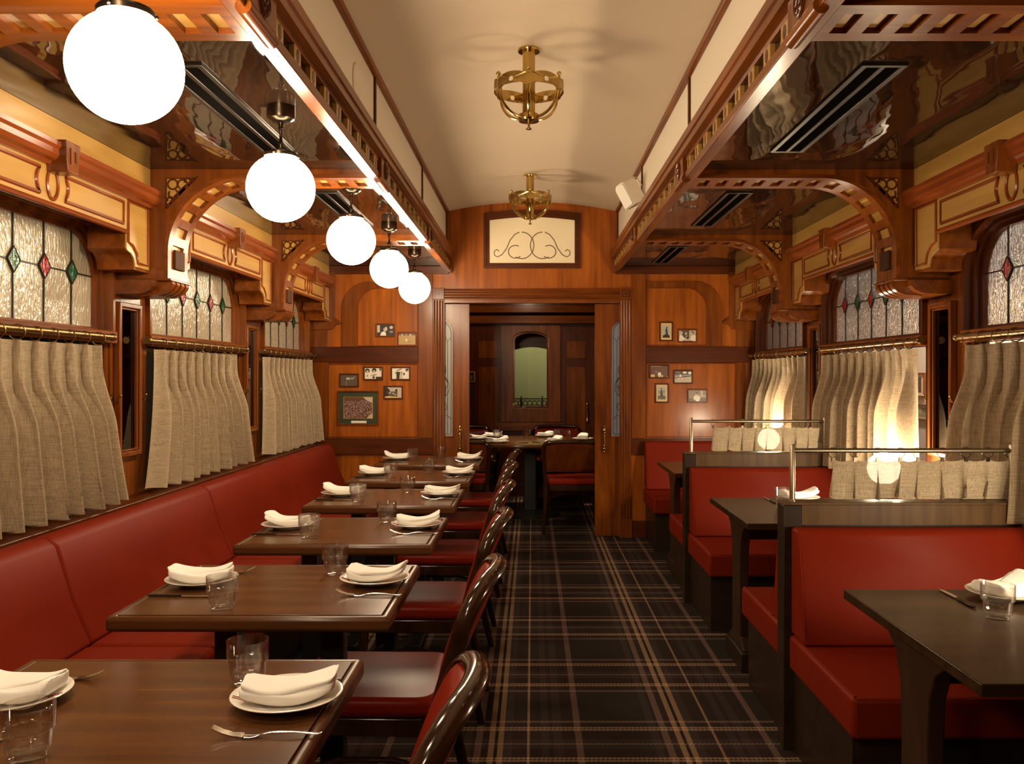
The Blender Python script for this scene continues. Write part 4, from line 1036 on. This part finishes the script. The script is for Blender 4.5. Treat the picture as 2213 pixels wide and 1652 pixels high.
# ---- window curtains and rods
CUR = {-1: [(2.40, 3.835, 2.36, 3.95), (4.37, 5.56, 4.23, 5.68), (6.13, 7.45, 6.06, 7.52)], 1: [(2.36, 3.81, 2.34, 3.84), (4.28, 5.68, 4.22, 5.66), (6.05, 7.44, 6.04, 7.46)]}
ROD = {-1: [(2.36, 3.915), (4.25, 5.74), (6.06, 7.53)], 1: [(2.34, 3.865), (4.21, 5.68), (5.95, 7.52)]}
for s in (-1, 1):
    for i in range(3):
        a, e = ROD[s][i]; zr = 1.570; xr = s*1.862
        t = thing('curtain_rod', 'antique brass curtain rod across the %s window of the %s wall' % (WPL[i], SIDE[s]), 'curtain rod', (xr, (a+e)/2, zr), group='brass curtain rods')
        b = MB(); b.lathe([(.016, a), (.018, a+.004), (.018, a+.02), (.0135, a+.024), (.0135, e-.024), (.017, e-.02), (.017, e-.004), (.015, e)], 16, (xr, 0, zr), 'y'); b.build('rod', BRASSD, t)
        for y in (a+.05, e-.05):
            b = MB(); b.tube([(s*1.884, y, zr), (xr, y, zr)], .006, 8); b.build('bracket', BRASSD, t)
        ta, te, ba, be = CUR[s][i]; n = max(8, round((te-ta)/.122)); RR = random.Random(40+i+10*s)
        t = thing('window_curtain', 'pleated beige linen curtain over the lower %s window of the %s wall' % (WPL[i], SIDE[s]), 'curtain', (xr, (ta+te)/2, 1.2), group='linen window curtains')
        amp = [RR.uniform(.6, 1.2) for _ in range(n+2)]; dr = [RR.uniform(-.3, .3) for _ in range(n+2)]
        def cloth(u, v):
            q = u*n+.5; k = int(q); f = q-k
            A = amp[min(k, n)]*(1-f)+amp[min(k+1, n+1)]*f; D = dr[min(k, n)]*(1-f)+dr[min(k+1, n+1)]*f
            g = f if f < .5 else f-1
            kk = k if f < .5 else k+1
            h = min(1, max(0, (v-.13)/.38)); h = h*h*(3-2*h); a_ = amp[min(kk, n+1)]
            wdt = (.26-.17*min(1, v/.13)) if v < .13 else .09+.25*h**.8
            p = (math.cos(PI/2*min(1, abs(g)/wdt))**1.3)*(.034+(.044+.022*v)*h*a_)
            p += .005*v*math.sin(2*PI*2*q+3*amp[min(k, n)])*h
            pin = 0
            y0_, y1_ = ta+(ba-ta)*v**1.8, te+(be-te)*v**1.8
            uu = u+.006*math.sin(9*u+i)*v*(4*u*(1-u))
            y = y0_+(y1_-y0_)*uu-(.026*(1-h)+.022*h)*math.sin(2*PI*q)*min(1, 8*u, 8*(1-u))
            z = 1.530-.680*v-(.004*math.sin(2*PI*q+D) if v > .9 else 0)
            return (s*(1.880-p+pin-.012*v), y, z)
        b = MB(); b.grid(cloth, n*16, 36); b.build('cloth', LINEN, t, ang=80, normals=False)
        for k in range(n):
            y = ta+(te-ta)*(k+.5)/n; b = MB(); tl = RR.uniform(-.35, .35)
            b.tube([(xr+.027*math.cos(q), y+.027*math.cos(q)*math.sin(tl), zr-.012+.027*math.sin(q)) for q in [2*PI*m/18 for m in range(18)]], .0027, 6, True)
            b.build('ring', BRASSD, t)

# ---- pier mirrors and coat hooks
for s in (-1, 1):
    for i, yc in enumerate(((4.145, 5.95) if s < 0 else (4.085, 5.895))):
        wh = 'between the %s and %s windows of the %s wall' % (WPL[i], WPL[i+1], SIDE[s])
        t = thing('pier_mirror', 'tall narrow wood-framed mirror %s' % wh, 'mirror', (s*1.91, yc, 1.38), group='narrow mirrors between the windows')
        fx = lambda u, v, w_: (s*w_, u, v)
        b = MB(); b.ring(rect(yc-.115, yc+.115, 1.02, 1.74), rect(yc-.092, yc+.092, 1.043, 1.717), fx, 1.888, 1.919); b.ring(rect(yc-.092, yc+.092, 1.043, 1.717), rect(yc-.082, yc+.082, 1.053, 1.707), fx, 1.898, 1.919); b.build('frame', MH['z'], t, bevel=.004)
        b = MB(); b.box(s*1.912, s*1.918, yc-.0825, yc+.0825, 1.0525, 1.7075); b.build('mirror_glass', MIRRORM, t, smooth=False)
        for k, sg in enumerate((-1, 1)):
            y = yc+sg*.132
            t = thing('coat_hook', 'small brass coat hook on the %s side of the %s narrow mirror, %s wall' % (['near', 'far'][k], ['nearer', 'farther'][i], SIDE[s]), 'hook', (s*1.919, y, 1.30), group='brass coat hooks')
            b = MB(); b.lathe([(.014, 0), (.014, .004), (.006, .006)], 14, (s*(1.9195) , y, 1.30), 'x') if s < 0 else b.lathe([(.006, -.006), (.014, -.004), (.014, 0)], 14, (s*1.9195, y, 1.30), 'x')
            b.build('back_plate', BRASS, t)
            b = MB(); pts_ = [(s*1.916, y, 1.303), (s*1.906, y, 1.298), (s*1.898, y, 1.286), (s*1.890, y, 1.281), (s*1.882, y, 1.287), (s*1.879, y, 1.300), (s*1.878, y, 1.308)]
            b.tube(pts_, .0036, 8); b.sphere(pts_[-1], .0055, 10, 8); b.build('hook_arm', BRASS, t)

# ---- ceiling slot diffusers
for s in (-1, 1):
    for i, (a, e) in enumerate(((2.66, 3.70), (4.52, 5.54), (6.42, 7.36))):
        t = thing('ceiling_vent', '%s long black slot vent in the %s lacquer ceiling' % (WPL[i], SIDE[s]), 'vent', (s*1.07, (a+e)/2, 2.345), group='slot vents')
        x0, x1 = s*1.00, s*1.14
        b = MB(); b.ring(rect(1.00, 1.14, a, e), rect(1.018, 1.122, a+.018, e-.018), lambda u, v, w_: (s*u, v, w_), 2.338, 2.3455); b.box(s*1.062, s*1.078, a+.018, e-.018, 2.339, 2.345); b.build('vent_frame', GRILLE, t, bevel=.001)
        for q in (1.018, 1.078):
            b = MB(); b.box(s*q, s*(q+.044), a+.018, e-.018, 2.3435, 2.3455); b.build('slot', SLOT, t, smooth=False)

# ---- loudspeaker and wall disc
t = thing('loudspeaker', 'small white loudspeaker on a bracket by the right ceiling edge', 'speaker', (.70, 5.86, 2.61))
Mx = Matrix.Translation((.655, 5.84, 2.612)) @ Matrix.Rotation(math.radians(-28), 4, 'Y') @ Matrix.Rotation(math.radians(25), 4, 'Z')
b = MB(); b.prism(rrect(-.060, .060, -.085, .085, .03, .001, 5), lambda u, v, w_: tuple(Mx @ Vector((w_, u, v))), -.055, .045); b.build('cabinet', PLASTIC, t, bevel=.008, ang=40)
b = MB(); b.prism(rrect(-.055, .055, -.08, .08, .03, .01, 5), lambda u, v, w_: tuple(Mx @ Vector((w_, u, v))), -.064, -.054); b.build('grille', PLASTIC, t, bevel=.006)
b = MB(); b.tube([tuple(Mx @ Vector((.045, 0, .0))), (.72, 5.87, 2.60), (.744, 5.87, 2.60)], .010, 8); b.box(.738, .7445, 5.83, 5.91, 2.56, 2.66); b.build('bracket', PLASTIC, t)
b = MB(); b.tube([(.744, 5.88, 2.66), (.70, 5.86, 2.72), (.66, 5.83, 2.72)], .003, 6); b.build('cable', PLASTIC, t)
t = thing('ceiling_speaker', 'flush round white disc on the left clerestory panel', 'speaker', (-.744, 3.72, 2.64))
b = MB(); b.lathe([(.075, -.7448), (.078, -.742), (.072, -.738), (.068, -.739)], 36, (0, 3.72, 2.645), 'x'); b.build('disc', WPANEL, t)

# ---- framed photographs on the end wall
PXm = lambda px: (px-1150)/250.0
PZm = lambda py: 1.4-(py-812)/250.0
def photo(label, x0, x1, z0, z1, shapes, bgc, frame='dark', mount=None, plane='back', extra=None, group='framed photographs on the end wall'):
    """shapes: (outline in 0..1, shade)"""
    if plane == 'back': P = lambda u, v, w_: (x0+(x1-x0)*u, YB-.001-w_, z0+(z1-z0)*v); loc = ((x0+x1)/2, YB, z0)
    elif plane == 'rear': P = lambda u, v, w_: (x0+(x1-x0)*u, YR-.008-w_, z0+(z1-z0)*v); loc = ((x0+x1)/2, YR, z0)
    else: P = lambda u, v, w_: (2.618-w_, x0-(x0-x1)*u, z0+(z1-z0)*v); loc = (2.618, (x0+x1)/2, z0)
    t = thing('framed_photo', label, 'picture', loc, group=group)
    wd, hg = abs(x1-x0), z1-z0; fu, fv = .011/wd, .011/hg
    b = MB(); b.ring(rect(0, 1, 0, 1), rect(fu, 1-fu, fv, 1-fv), P, 0, .014); b.build('frame', {'dark': MD['x'], 'red': MH['x'], 'gold': MAPLE['z']}[frame], t, bevel=.002)
    iu, iv = fu, fv
    if mount:
        b = MB(); b.prism(rect(fu, 1-fu, fv, 1-fv), P, .001, .004); b.build('mount', mount[0], t, smooth=False); iu, iv = mount[1]/wd, mount[2]/hg
    names = [bgc]+sorted({q[1] for q in shapes}-{bgc}); b = MB()
    mats = [SHADES[k] if k in SHADES else CROWD for k in names]
    b.prism(rect(iu, 1-iu, iv, 1-iv), P, .001 if not mount else .0042, .005)
    for k, (pl, sh) in enumerate(shapes):
        b.mi = names.index(sh); b.prism([(iu+(1-2*iu)*min(1, max(0, u)), iv+(1-2*iv)*min(1, max(0, v))) for u, v in pl], P, .005, .0053+.00012*k)
    b.build('photograph', mats, t, smooth=False)
    if extra: extra(P, t)
    return t
def on_back(label, p, *a, **k): return photo(label, PXm(p[0]), PXm(p[1]), PZm(p[3]), PZm(p[2]), *a, **k)
E = ell
on_back('framed sepia photo of a person in a white shirt, upper left end wall', (812, 854, 699.5, 728.6), [(rect(.02, .18, .3, .95), 'light'), (E(.85, .75, .1, .14), 'light'), (E(.85, .35, .12, .1), 'mid'), ([(.2, 0), (.25, .28), (.42, .42), (.52, .3), (.55, 0)], 'white'), (E(.50, .62, .12, .22), 'light'), ([(.38, .78), (.42, .92), (.58, .94), (.62, .8), (.5, .8), (.42, .6)], 'black')], 'black', 'red')
on_back('framed photo of a small white figure on sandy ground, upper left end wall', (859, 901, 717.6, 748), [(rect(0, 1, .8, 1), 'brown'), (E(.2, .85, .05, .07), 'light'), (E(.45, .86, .06, .06), 'mid'), (E(.7, .85, .05, .08), 'light'), ([(.40, .55), (.47, .52), (.54, .30), (.50, .28), (.47, .4), (.44, .27), (.41, .3), (.44, .45)], 'white'), ([(.55, .3), (.8, .22), (.78, .2), (.53, .26)], 'brown')], 'sand', 'red')
on_back('small dim purple-brown framed photo, leftmost on the lower left end wall', (734, 776, 807.6, 837), [(E(.27, .5, .08, .1), 'dark'), (rect(.33, .55, .55, .75), 'grey'), (E(.40, .62, .04, .06), 'light'), (E(.68, .66, .10, .05), 'light'), (E(.8, .8, .05, .08), 'mid'), (rect(.3, .34, 0, .45), 'mid')], 'dark', 'dark')
on_back('framed photo of several people with cups, top of the lower left end wall', (786, 828, 793, 822), [(E(.15, .75, .14, .2), 'black'), (E(.55, .78, .14, .2), 'black'), (E(.15, .68, .08, .12), 'light'), (E(.55, .68, .08, .12), 'light'), (rect(.86, .96, .75, 1), 'dark'), (rect(.65, 1, 0, .2), 'black'), (E(.52, .14, .08, .12), 'dark'), ([(.08, .2), (.16, .38), (.2, .36), (.12, .18)], 'black'), ([(.3, .3), (.6, .42), (.75, .38), (.5, .3)], 'dark')], 'white', 'dark')
on_back('framed photo of people in white shirts, right on the lower left end wall', (845, 887, 793, 822), [(rect(.25, .6, 0, .65), 'black'), ([(.42, 0), (.46, .55), (.55, .75), (.6, .2), (.58, 0)], 'light'), (E(.22, .55, .05, .1), 'mid'), (E(.85, .8, .08, .14), 'mid'), (E(.9, .85, .08, .1), 'black'), (E(.70, .45, .06, .12), 'dark'), ([(.2, .75), (.5, .95), (.6, .9), (.3, .7)], 'mid')], 'white', 'dark')
on_back('framed photo of a crowded street, right of the large crowd picture', (829.5, 871, 834, 863), [([(0, .95), (.1, 1), (.3, .7), (.3, .2), (0, .1)], 'black'), ([(.1, .55), (.6, .6), (.75, .75), (.74, .1), (.3, .15)], 'dark'), (E(.3, .45, .05, .08), 'light'), (E(.5, .4, .06, .06), 'light'), (E(.42, .55, .05, .05), 'mid'), (E(.62, .3, .05, .06), 'light'), (E(.68, .7, .07, .1), 'black'), (rect(0, .7, 0, .12), 'cream')], 'light', 'dark')
def plaque(P, t):
    b = MB(); b.prism(rect(.33, .70, .055, .125), P, .0045, .006); b.build('caption_plate', SHADES['white'], t, smooth=False)
    b = MB(); b.ring(rect(.14, .855, .185, .825), rect(.152, .843, .196, .814), P, .0045, .0062); b.build('gold_slip', MAPLE['z'], t, smooth=False)
def bigpic():
    x0, x1, z0, z1 = PXm(730), PXm(819), PZm(919), PZm(845)
    P = lambda u, v, w_: (x0+(x1-x0)*u, YB-.001-w_, z0+(z1-z0)*v)
    t = thing('framed_photo', 'large framed sepia crowd photo in a green mount, lower left end wall', 'picture', ((x0+x1)/2, YB, z0), group='framed photographs on the end wall')
    b = MB(); b.ring(rect(0, 1, 0, 1), rect(.035, .965, .042, .958), P, 0, .016); b.build('frame', MH['x'], t, bevel=.002)
    b = MB(); b.prism(rect(.035, .965, .042, .958), P, .001, .0045); b.build('mount', SHADES['green'], t, smooth=False)
    b = MB(); b.prism(rect(.150, .845, .195, .815), P, .0044, .0055); b.mi = 1
    b.prism([(.15, .815), (.15, .70), (.35, .72), (.52, .68), (.6, .735), (.7, .72), (.62, .815)], P, .0055, .0057); b.mi = 2
    b.prism([(.62, .815), (.7, .72), (.845, .64), (.845, .815)], P, .0055, .0057); b.prism([(.845, .195), (.845, .36), (.70, .195)], P, .0055, .0057)
    b.build('photograph', [CROWD, SHADES['brown'], SHADES['light']], t, smooth=False); plaque(P, t)
bigpic()
G2 = 'framed photographs on the end wall'
CM = SHADES['cream']
on_back('upright framed photo of a dark statue on a plinth, upper right end wall', (1425, 1454, 696, 738), [(rect(0, 1, 0, .2), 'black'), ([(.2, .2), (.3, .35), (.45, .42), (.38, .6), (.4, .7), (.52, .72), (.5, .82), (.6, .88), (.75, .8), (.62, .76), (.68, .55), (.72, .35), (.85, .2)], 'black'), (E(.4, .32, .08, .05), 'light')], 'grey', 'dark', mount=(CM, .028, .03))
on_back('framed photo of three people at a table, upper right end wall', (1464, 1506, 712, 741), [(rect(.12, .62, .3, 1), 'dark'), ([(0, 0), (.02, .5), (.15, .65), (.3, .35), (.38, .3), (.2, .05)], 'white'), (E(.15, .78, .08, .14), 'light'), (E(.43, .72, .06, .12), 'light'), ([(.35, .35), (.42, .55), (.52, .55), (.55, .3)], 'mid'), (E(.8, .78, .09, .15), 'black'), (E(.78, .74, .06, .12), 'light'), ([(.7, .1), (.72, .45), (.85, .6), (1, .5), (1, 0), (.8, 0)], 'white'), (E(.52, .3, .07, .1), 'black'), (rect(.2, .85, 0, .06), 'dark')], 'light', 'red')
on_back('framed dark reddish photo of seated people, left of the lower right end wall', (1402.5, 1446, 789, 818.6), [(rect(.02, .25, .02, .25), 'cream'), (E(.52, .28, .10, .18), 'white'), (rect(.45, .6, .02, .15), 'cream'), (rect(.62, .72, .02, .2), 'cream'), (E(.33, .5, .05, .1), 'mid'), ([(0, .95), (.6, .97), (.75, 1), (0, 1)], 'light'), ([(.86, 0), (1, .1), (1, 0)], 'light')], 'brown', 'dark')
on_back('framed photo of a white figure in a street, lower right end wall', (1454.7, 1497, 800, 830), [(rect(0, 1, .55, 1), 'dark'), (rect(0, 1, .6, .68), 'grey'), (E(.6, .88, .12, .1), 'white'), (E(.9, .85, .1, .12), 'white'), (E(.2, .9, .12, .06), 'mid'), ([(.22, .35), (.28, .55), (.3, .72), (.36, .75), (.4, .62), (.47, .35), (.40, .34), (.34, .5), (.28, .33)], 'white'), ([(0, .42), (1, .62), (1, .56), (0, .36)], 'black')], 'light', 'dark')
on_back('upright framed photo of a bushy grey statue, lower right end wall', (1415, 1445, 829, 871), [(rect(0, 1, 0, .28), 'dark'), (E(.45, .55, .2, .2), 'dark'), (E(.45, .82, .09, .08), 'dark'), (E(.13, .6, .08, .1), 'mid'), (E(.8, .62, .1, .12), 'mid'), ([(.3, .28), (.38, .5), (.55, .5), (.68, .28)], 'black'), (E(.25, .06, .08, .03), 'light')], 'grey', 'dark', mount=(CM, .028, .03))
on_back('framed photo of a couple in white, lowest on the right end wall', (1485, 1529, 841, 871), [(rect(0, 1, 0, .3), 'dark'), (rect(.68, .8, .4, .95), 'light'), (rect(.7, .95, .45, .55), 'light'), ([(.27, .2), (.3, .45), (.4, .58), (.5, .5), (.6, .58), (.66, .3), (.6, .02), (.42, .02), (.38, .15)], 'white'), (E(.45, .66, .07, .1), 'light'), (E(.45, .74, .07, .05), 'black'), (E(.57, .66, .05, .1), 'mid')], 'mid', 'red')
photo('small dark framed photo on the far wall, left of the arched opening', (1013-1150)*.005368, (1027-1150)*.005368, 1.4-(826-812)*.005368, 1.4-(803-812)*.005368, [(E(.35, .4, .12, .25), 'mid'), (E(.65, .4, .1, .2), 'dark')], 'black', 'gold', plane='rear', group='photos in the far room')
t = thing('light_switch', 'black switch plate below the small photo on the far wall', 'switch', ((1018.5-1150)*.005368, YR, 1.15))
b = MB(); x_ = (1018.5-1150)*.005368; b.box(x_-.03, x_+.03, YR-.014, YR-.0065, 1.13, 1.28); b.build('plate', BLACK, t, bevel=.002)
for z in (1.16, 1.20, 1.25):
    b = MB(); b.box(x_-.02, x_+.02, YR-.018, YR-.0142, z-.008, z+.008); b.build('rocker', GRILLE, t, bevel=.002)
t = thing('door_pull', 'brass pull handle on the right of the far room', 'handle', (.636, YR-.03, 1.0))
b = MB(); b.lathe([(.012, .88), (.009, .90), (.009, 1.04), (.012, 1.06)], 12, (.636, YR-.055, 0)); b.sphere((.636, YR-.055, 1.07), .018, 12, 8); b.sphere((.636, YR-.055, .87), .018, 12, 8)
for z in (1.07, .87): b.tube([(.636, YR-.006, z), (.636, YR-.055, z)], .008, 8)
b.build('grip', BRASS, t)
# pictures on the corridor wall
photo('framed portrait of two people on the corridor wall behind the right window', 6.13, 5.845, 1.255, 1.42, [(E(.5, .72, .14, .2), 'mid'), (E(.5, .86, .07, .07), 'light'), (E(.55, .22, .14, .18), 'mid'), (E(.55, .36, .07, .07), 'light')], 'dark', 'red', mount=(SHADES['white'], .06, .03), plane='corr', group='pictures on the corridor wall')
def txt(P, t):
    c = bpy.data.curves.new('lettering', 'FONT'); c.body = '1959'; c.size = .042; c.align_x = 'CENTER'; c.align_y = 'CENTER'; c.extrude = .0004
    q = bpy.data.objects.new('lettering_curve', c); C.objects.link(q); bpy.context.view_layer.update()
    me = bpy.data.meshes.new_from_object(q.evaluated_get(bpy.context.evaluated_depsgraph_get())); bpy.data.objects.remove(q)
    o = bpy.data.objects.new('lettering', me); C.objects.link(o); me.materials.clear(); me.materials.append(SHADES['black'])
    M_ = Matrix(((0, 0, -1, 0), (-1, 0, 0, 0), (0, 1, 0, 0), (0, 0, 0, 1))); p = Vector(P(.5, .58, .0066))
    o.parent = t; o.matrix_local = Matrix.Translation(p-t.location) @ M_
photo('framed green-tinted card reading 1959 on the corridor wall behind the right window', 6.015, 5.70, 1.10, 1.208, [(rect(.1, .9, .80, .84), 'dark'), (rect(.2, .8, .30, .34), 'dark'), (rect(.12, .88, .18, .22), 'dark')], 'lime', 'red', plane='corr', extra=txt, group='pictures on the corridor wall')
